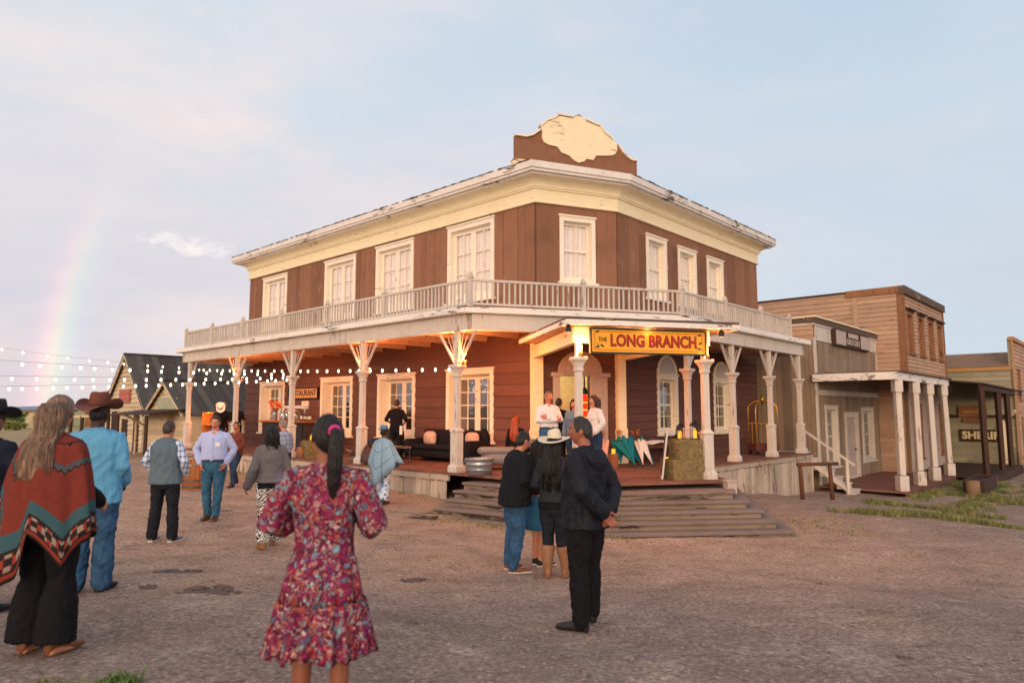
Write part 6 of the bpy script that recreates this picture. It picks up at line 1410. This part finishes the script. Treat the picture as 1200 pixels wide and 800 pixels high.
person('long haired woman in a red and teal patterned poncho and wide black trousers',-3.13,4.75,172,1.7,'#c08a6c',True,hair='#7c6251',hairkind='long',hairend=1.17,hairout=.045,top=blk,bottom=(blk,'trousers'),flare=2.2,legw=1.12,shoes=m_plain('cognac_shoe','#74482f',.45),face=False,vox=.010,extra=poncho,pose={'lw':(.2,-.2,1.0),'rw':(-.2,-.2,1.0)},fold=.012,headrot=(-8,0,0),heel=.03)
# 3 blue shirt, brown hat
person('tall man in bright blue shirt and brown cowboy hat seen from behind',-4.1,6.85,-168,1.84,'#3a241a',hair='#0f0c0b',hat=(m_plain('brown_felt','#6b3a2c',.85,0,.2,20),m_plain('brown_band','#4f2a20',.7),.205,.125,.07,.035,-2),top=C('blue_shirt','#5f9fc4',.08,.8),bottom=(DJ['mid'],'trousers'),shoes=bshoe,face=False,vox=.010,hem=.80,ease=.035,wide=1.08,legw=1.12,flare=1.35,headrot=(-14,0,0),pose={'lw':(.2,-.16,.98),'rw':(-.2,-.16,.98)},fold=.018,boot=.0,footyaw=(.5,-.25))
# 4 vest man
def nt(T,s,up,hc,Rh,put): pass
person('man in grey blue vest over blue checked shirt seen from behind',-5.17,10.4,176,1.78,'#b07c60',hair='#3a302a',top=m_check('blue_check','#c5d0e2','#3a5f96',24,.28),over=(C('vest_cloth','#5a6a76',.12),.84,.022,0,'vest'),bottom=(DJ['black'],'trousers'),shoes=m_plain('grey_trainer','#54626c',.7),sole=whs,face=False,vox=.011,wide=1.06,pose={'le':(.30,.05,1.16),'lw':(.22,-.13,.96),'re':(-.30,.05,1.16),'rw':(-.22,-.13,.96),'lk':(.13,-.01,.5),'la':(.16,.02,.1),'rk':(-.12,-.01,.5),'ra':(-.15,.02,.1)},flare=1.25,hands=False)
# 5 pale blue shirt man
def tag5(T,s,up,hc,Rh,put):
    k=MB(); k.box(.05,.125,-.168,-.160,1.23,1.285); k.v=[tuple(Vector(v)*s) for v in k.v]; obj('name_tag',k,m_plain('paper','#e6e2de',.8),T,world=False)
    k=MB(); k.box(-.008,.008,-.152,-.14,1.02,1.4); k.v=[tuple(Vector(v)*s) for v in k.v]; 
person('man in pale lavender blue shirt with name tag, hands in pockets, looking down',-5.35,12.49,8,1.86,'#c2876c',hair='#3a2a22',top=C('pale_blue_shirt','#a9b4dc',.06,.8),bottom=(DJ['teal'],'trousers'),shoes=brn,belt=brn,vox=.0105,open_=True,wide=1.06,belly=.03,headrot=(6,20,4),lean=2,hem=1.005,pose={'le':(.31,.03,1.17),'lw':(.215,-.07,.955),'re':(-.31,.03,1.17),'rw':(-.215,-.07,.955),'lk':(.09,-.05,.5),'la':(.075,-.08,.1),'rk':(-.11,.0,.5),'ra':(-.09,.06,.1)},extra=tag5,curl=.3)
# 6 maroon
person('man in maroon button shirt and jeans walking by the porch',-7.25,18.2,-20,1.68,'#a8714f',hair='#1c1512',top=C('maroon_shirt','#6a3a2e',.15),bottom=(DJ['dark'],'trousers'),shoes=bshoe,vox=.013,open_=True,wide=1.05,headrot=(30,0,0),hem=.86,pose={'lk':(.09,-.16,.5),'la':(.1,-.18,.1),'rk':(-.1,.02,.48),'ra':(-.12,.2,.16),'lw':(.2,-.2,1.0),'rw':(-.24,-.05,.92)})
# 7 grey jacket woman
person('dark bobbed woman in grey jacket and zebra print trousers walking left',-3.42,9.86,-150,1.70,'#a5714f',True,hair='#14100f',hairkind='bob',hairend=1.42,top=blk,over=(C('grey_tweed','#6a6668',.15),.94,.022,1.,'jacket'),bottom=(m_zebra('zebra_print'),'trousers'),flare=1.7,shoes=m_plain('gold_boot','#b08a58',.35,.5,.2),boot=.3,heel=.05,face=False,vox=.0105,pose={'lw':(.30,-.1,.88),'le':(.25,.05,1.12),'lk':(.09,.04,.5),'la':(.1,.12,.11),'rk':(-.09,-.12,.5),'ra':(-.1,-.2,.1)})
# 8 plaid shirt man
person('grey haired man in light blue plaid shirt standing by the bar, facing left',-5.15,15.6,-112,1.76,'#c08468',hair='#7d7670',top=m_check('plaid_shirt','#8fa2bb','#46628c',20,.2),bottom=(nav,'trousers'),shoes=bshoe,belt=bshoe,vox=.012,wide=1.05,belly=.05,hem=1.005,pose={'lw':(.22,-.12,.9),'rw':(-.24,-.16,1.0)})
# 9 dress woman
def dress(T,s,up,hc,Rh,put):
    m=m_floral('floral_print')
    k=torso_f(.02,.985); k.warp(up)
    for q,sg in (('l',1),('r',-1)):
        k.merge(MB().tube([up(Vector(p)) for p in ((sg*.09,.01,1.41),(sg*.18,.012,1.40),(sg*.25,.03,1.27),(sg*.295,.035,1.15),(sg*.26,-.04,1.13),(sg*.2,-.12,1.16))],[.062,.07,.072,.076,.07,.055],16))
    k.merge(MB().tube([up((.062*math.cos(a),.012+.06*math.sin(a),1.475)) for a in np.linspace(0,2*PI,17)],.012,8,round_=False))
    r=remesh(k.warp(lambda v:v*s),.008,4); wrinkle(r,.009,(10,10,6),4); o=obj('dress',r,m,T,True,world=False,fix=False)
    k=MB(); F_=((13,.7,0),(19,.5,1),(8,.5,2)); prof=[(1.02,.158,.118,.0,.1),(.97,.178,.138,.006,.3),(.9,.2,.16,.01,.5),(.8,.22,.18,.012,.8),(.74,.23,.19,.013,.9)]; drape(k,prof,200,None,F_,.011,.005)
    b=MB(); prof=[(.745,.236,.196,.013,.9),(.72,.245,.205,.013,1.5),(.62,.265,.222,.013,2.),(.52,.285,.24,.012,2.6),(.47,.30,.25,.012,3.0)]; drape(b,prof,240,lambda a:.47+.014*math.sin(5*a)+.01*math.sin(9*a+1),((17,.7,0),(25,.5,1),(9,.5,2)),.009,.005); k.merge(b)
    k.v=[tuple(Vector(v)*s) for v in k.v]; obj('skirt',k,m,o,True,world=False,fix=False)
    k=MB(); k.loft([(0,0,1.005,.163,.123),(0,0,1.04,.162,.122)],30); k.v=[tuple(Vector(v)*s) for v in k.v]; obj('waistband',k,m_plain('dark_rose','#5a2038',.8),o,True,world=False)
def torso_f(e,z0):
    rs=[(0,cy,zz,rx*1.04+e,ry+e) for zz,rx,ry,cy in TOR_F if zz>z0+.02]; f=rs[0]; return MB().loft([(0,f[1],z0,f[3]+.006,f[4]+.006)]+rs,30)
person('woman in a pink floral dress with black ponytail seen from behind',-1.0,3.74,176,1.655,'#8a5a42',True,hair='#171112',hairkind='pony',face=True,vox=.009,headrot=(34,4,0),shoes=tanl,pose={'le':(.295,.035,1.15),'lw':(.12,-.2,1.2),'re':(-.295,.035,1.15),'rw':(-.12,-.2,1.2),'ln':(-.6,0,.8),'rn':(.6,0,.8)},extra=dress)
# 10 blue poncho woman
def bponcho(T,s,up,hc,Rh,put):
    def hemf(a):
        d=(math.degrees(a)+360)%360; P=((0,.92),(40,.7),(80,.42),(110,.62),(150,.93),(185,.9),(215,.86),(270,.75),(360,.92))
        for (p,u),(q,v) in zip(P,P[1:]):
            if d<=q: return u+(v-u)*(d-p)/(q-p)
    n=120; k=MB(); prof=[(1.50,.07,.062,.015,0),(1.46,.13,.085,.012,0),(1.42,.2,.115,.01,.06),(1.34,.245,.14,.01,.2),(1.2,.275,.17,.015,.5),(1.05,.30,.19,.02,.8),(.9,.325,.2,.02,1.),(.75,.34,.21,.02,1.2)]
    drape(k,prof,n,hemf,((6,.8,.4),(9,.6,1.2),(3,.6,2)),.024,.006)
    def flow(v):   # trailing side lifts away as she walks
        t=max(0,(1.35-v.z))*max(0,-v.x-.05)*2.6; return (v.x-t*.55,v.y+t*.15,v.z+t*.12)
    k.warp(flow); k.warp(lambda v:v*s); o=obj('poncho',k,m_uvlines('pale_blue_plaid','#86a4b6','#5a6a76',7,4,.035),T,True,world=False); drape_uv(o,n,len(prof))
def m_bluefloral():
    t=NT('blue_floral'); v=t.new('ShaderNodeTexVoronoi'); v.inputs['Scale'].default_value=11; t.lk(t.coord(),v.inputs['Vector']); c=t.mix(t.ramp(v.outputs['Distance'],[(.2,1),(.3,0)]),t.mix(t.ramp(t.noise(9,3),[(.52,0),(.6,1)]),s2l('#c9d3df'),s2l('#6d93b8')),s2l('#2f4f86')); return t.bsdf(c,.85,spec=.15)
person('woman in pale blue plaid poncho and blue hat walking to the porch',-2.82,15.2,160,1.66,'#6a4632',True,hair='#17110f',hat=(m_plain('blue_felt','#5c7d92',.85),m_plain('blue_band','#3f5a6c',.8),.135,.095,.012,.012),top=C('blue_top','#7f9db0'),bottom=(m_bluefloral(),'trousers'),flare=1.9,legw=1.1,shoes=brn,face=False,vox=.012,extra=bponcho,pose={'lw':(.28,-.12,1.0),'rw':(-.24,-.1,.98),'lk':(.09,-.1,.5),'la':(.1,-.12,.1),'rk':(-.09,.02,.48),'ra':(-.1,.14,.12)})
# 11 waiter
def towel(T,s,up,hc,Rh,put):
    k=MB(); k.box(-.215,-.13,.10,.145,.72,.98); k.v=[tuple(Vector(v)*s) for v in k.v]; obj('towel',k,C('white_towel','#d6cdd0'),T,world=False,bevel=.008)
person('waiter in black shirt and trousers with a white towel at the hip',-3.38,20.2,176,1.72,'#b57a5c',z=D0,hair='#2a1d17',top=blk,bottom=(blk,'trousers'),shoes=bshoe,face=False,vox=.012,sleeve=.55,hem=.9,extra=towel,pose={'le':(.30,.06,1.16),'lw':(.2,-.16,1.05),'re':(-.30,.06,1.16),'rw':(-.2,-.16,1.05)})
# 12-13 bartenders
bh=(straw,band_k,.2,.12,.06,.03)
person('bartender in black with a tan straw hat at the porch end',-10.75,25.7,20,1.64,'#a87452',z=D0,hair='#2a1d17',hat=(m_plain('tan_straw','#b58d62',.85),band_k,.2,.115,.06,.03),top=blk,bottom=(blk,'trousers'),shoes=bshoe,vox=.014,pose={'lw':(.2,-.28,1.08),'rw':(-.15,-.26,1.1)})
person('guest in black shirt and bright white hat bowing at the bar',-10.35,24.4,30,1.6,'#a87452',z=D0,hair='#2a1d17',hat=(m_plain('white_felt','#e3dad2',.85),band_k,.2,.115,.05,.03,30),top=blk,bottom=(DJ['dark'],'trousers'),shoes=bshoe,vox=.014,lean=12,headrot=(0,30,0))
person('bartender in black shirt and black hat beside the orange lit post',-9.95,24.9,35,1.66,'#9c6a4a',z=D0,hair='#15100d',hat=(m_plain('black_felt_hat','#141317',.8),band_k,.19,.115,.06,.03),top=blk,bottom=(blk,'trousers'),shoes=bshoe,vox=.014,sleeve=.6,pose={'lw':(.22,-.36,1.02),'le':(.27,-.1,1.12),'rw':(-.1,-.34,1.0),'re':(-.26,-.08,1.12)})
# 14-16 talking group
person('man in dark jacket and blue jeans leaning in to talk, facing right',.03,8.92,112,1.76,'#b98468',hair='#16110f',top=C('light_blue_collar','#7f9cc0'),over=(C('dark_wool','#1c1c22',.2),.82,.03,1.,'jacket'),bottom=(DJ['mid'],'trousers'),shoes=m_plain('rust_shoe','#7d452c',.6),sole=whs,vox=.0095,wide=1.1,belly=.06,legw=1.1,lean=9,headrot=(12,4,0),rec=.06,pose={'lw':(.16,-.2,1.0),'rw':(-.16,-.22,1.02),'le':(.27,.0,1.14),'re':(-.27,.0,1.14),'lk':(.11,-.02,.5),'la':(.12,.03,.1),'ra':(-.11,.06,.1)},footyaw=(.2,-.25))
person('woman in white brimmed hat, black denim jacket and tan cowboy boots',.52,8.55,168,1.70,'#a5714f',True,hair='#120e0e',hairkind='long',hairend=1.08,hat=(straw,band_k,.225,.125,.03,.0,-17),top=blk,over=(C('black_denim','#23252c',.35,.6),.93,.02,1.,'jacket'),bottom=(DJ['black'],'trousers'),legw=.98,flare=-1,shoes=m_plain('tan_boot','#8f6548',.5,0,.3,8),boot=.72,heel=.035,face=False,vox=.0095,headrot=(-10,10,0),pose={'le':(.235,.03,1.14),'lw':(.17,-.16,1.05),'re':(-.235,.03,1.14),'rw':(-.17,-.16,1.05),'lk':(.085,-.02,.5),'la':(.09,.02,.1),'rk':(-.085,.0,.5),'ra':(-.13,-.02,.1)})
def skirt(T,s,up,hc,Rh,put):
    k=MB(); drape(k,[(1.06,.15,.11,0,.2),(.95,.185,.14,0,.5),(.8,.21,.165,0,1),(.62,.235,.185,0,1.5),(.5,.245,.195,0,1.8)],120,None,((9,.7,0),(13,.5,1)),.01,.005); k.v=[tuple(Vector(v)*s) for v in k.v]; obj('skirt',k,C('blue_skirt','#356a92',.15),T,True,world=False)
person('bare legged woman in a blue skirt half hidden behind the white hat',.36,9.3,125,1.66,'#b98468',True,hair='#1c1311',hairkind='long',hairend=1.2,top=C('blue_dress_top','#356a92'),shoes=m_plain('black_canvas','#1e1d20',.8),sole=whs,vox=.0105,extra=skirt,headrot=(20,5,0),pose={'lk':(.085,-.012,.5),'la':(.07,.02,.1),'rk':(-.085,-.01,.5),'ra':(-.08,.03,.1)},footyaw=(.5,-.2))
# 17 black jacket man
def hood(T,s,up,hc,Rh,put):
    k=MB(); k.tube([up((.105*math.cos(a),.03+.085*math.sin(a)+.02,1.435+.012*math.sin(a))) for a in np.linspace(-.4,PI+.4,15)],[.02]+[.033]*13+[.02],12)
    k.merge(MB().loft([(0,.13,1.27,.04,.02),(0,.14,1.31,.10,.045),(0,.135,1.37,.135,.06),(0,.11,1.43,.14,.065),(0,.085,1.475,.11,.05)],20).warp(up)); put('hood',k,blk2,.008,.009)
person('grey haired man in black hooded jacket, hands clasped behind his back',.64,6.05,-128,1.78,'#93604a',hair='#2c2927',rec=.1,top=blk,over=(blk2,.83,.024,1.,'jacket'),bottom=(blk,'trousers'),shoes=bshoe,vox=.0085,wide=1.0,belly=.03,ease=.016,legw=1.08,flare=1.15,headrot=(26,2,0),lean=2,fold=.016,extra=hood,curl=.55,pose={'le':(.27,.13,1.15),'lw':(.075,.215,.97),'re':(-.27,.13,1.15),'rw':(-.055,.20,.985),'ld':(-.55,.25,-.75),'rd':(.45,.2,-.85),'ln':(.3,1,.1),'rn':(.3,-1,.2),'lk':(.11,-.01,.5),'la':(.12,.02,.1),'rk':(-.12,-.03,.5),'ra':(-.16,-.06,.1)},footyaw=(.25,-.35))
# 18-22 porch guests
person('grey haired man in white shirt with crossed arms by the porch pilaster',.80,15.2,14,1.82,'#c27a5c',z=D0,hair='#6a625c',top=wht,bottom=(DJ['mid'],'trousers'),shoes=brn,belt=brn,vox=.0115,open_=True,belly=.03,hem=1.005,headrot=(22,2,0),pose={'le':(.25,-.07,1.15),'lw':(-.07,-.225,1.20),'re':(-.25,-.07,1.13),'rw':(.08,-.245,1.16),'ld':(-.9,-.05,.15),'rd':(.9,.1,.1),'ln':(0,1,0),'rn':(0,1,0)})
person('brown haired woman in white blouse and dark jeans facing left on the porch',1.72,14.3,-68,1.72,'#c2876c',True,z=D0,hair='#3a221a',hairkind='long',hairend=1.25,top=C('white_blouse','#dcd0cc',.08),bottom=(DJ['dark'],'trousers'),shoes=brn,vox=.0115,hem=1.0,ease=.03,pose={'lw':(.2,-.12,.98),'le':(.27,.04,1.16),'rw':(-.2,-.14,.99),'re':(-.26,.03,1.15)})
person('woman in denim jacket partly hidden behind the left entrance post',1.45,16.2,-10,1.66,'#b98468',True,z=D0,hair='#2e1c17',hairkind='long',hairend=1.25,top=C('denim_jacket','#5f7890'),bottom=(DJ['dark'],'trousers'),shoes=brn,vox=.013)
person('dark clothed person in the saloon doorway beside the crossed arms man',1.12,16.6,150,1.70,'#8a5a42',z=D0,hair='#14100f',top=blk,bottom=(blk,'trousers'),shoes=bshoe,face=False,vox=.013)
person('woman with long auburn hair in black seated in the grey chair',.10,16.65,158,1.66,'#b98468',True,z=D0,hair='#8a3a18',hairkind='long',hairend=1.12,top=blk,bottom=(blk,'trousers'),shoes=bshoe,face=False,vox=.012,sit=True,headrot=(0,12,-4))
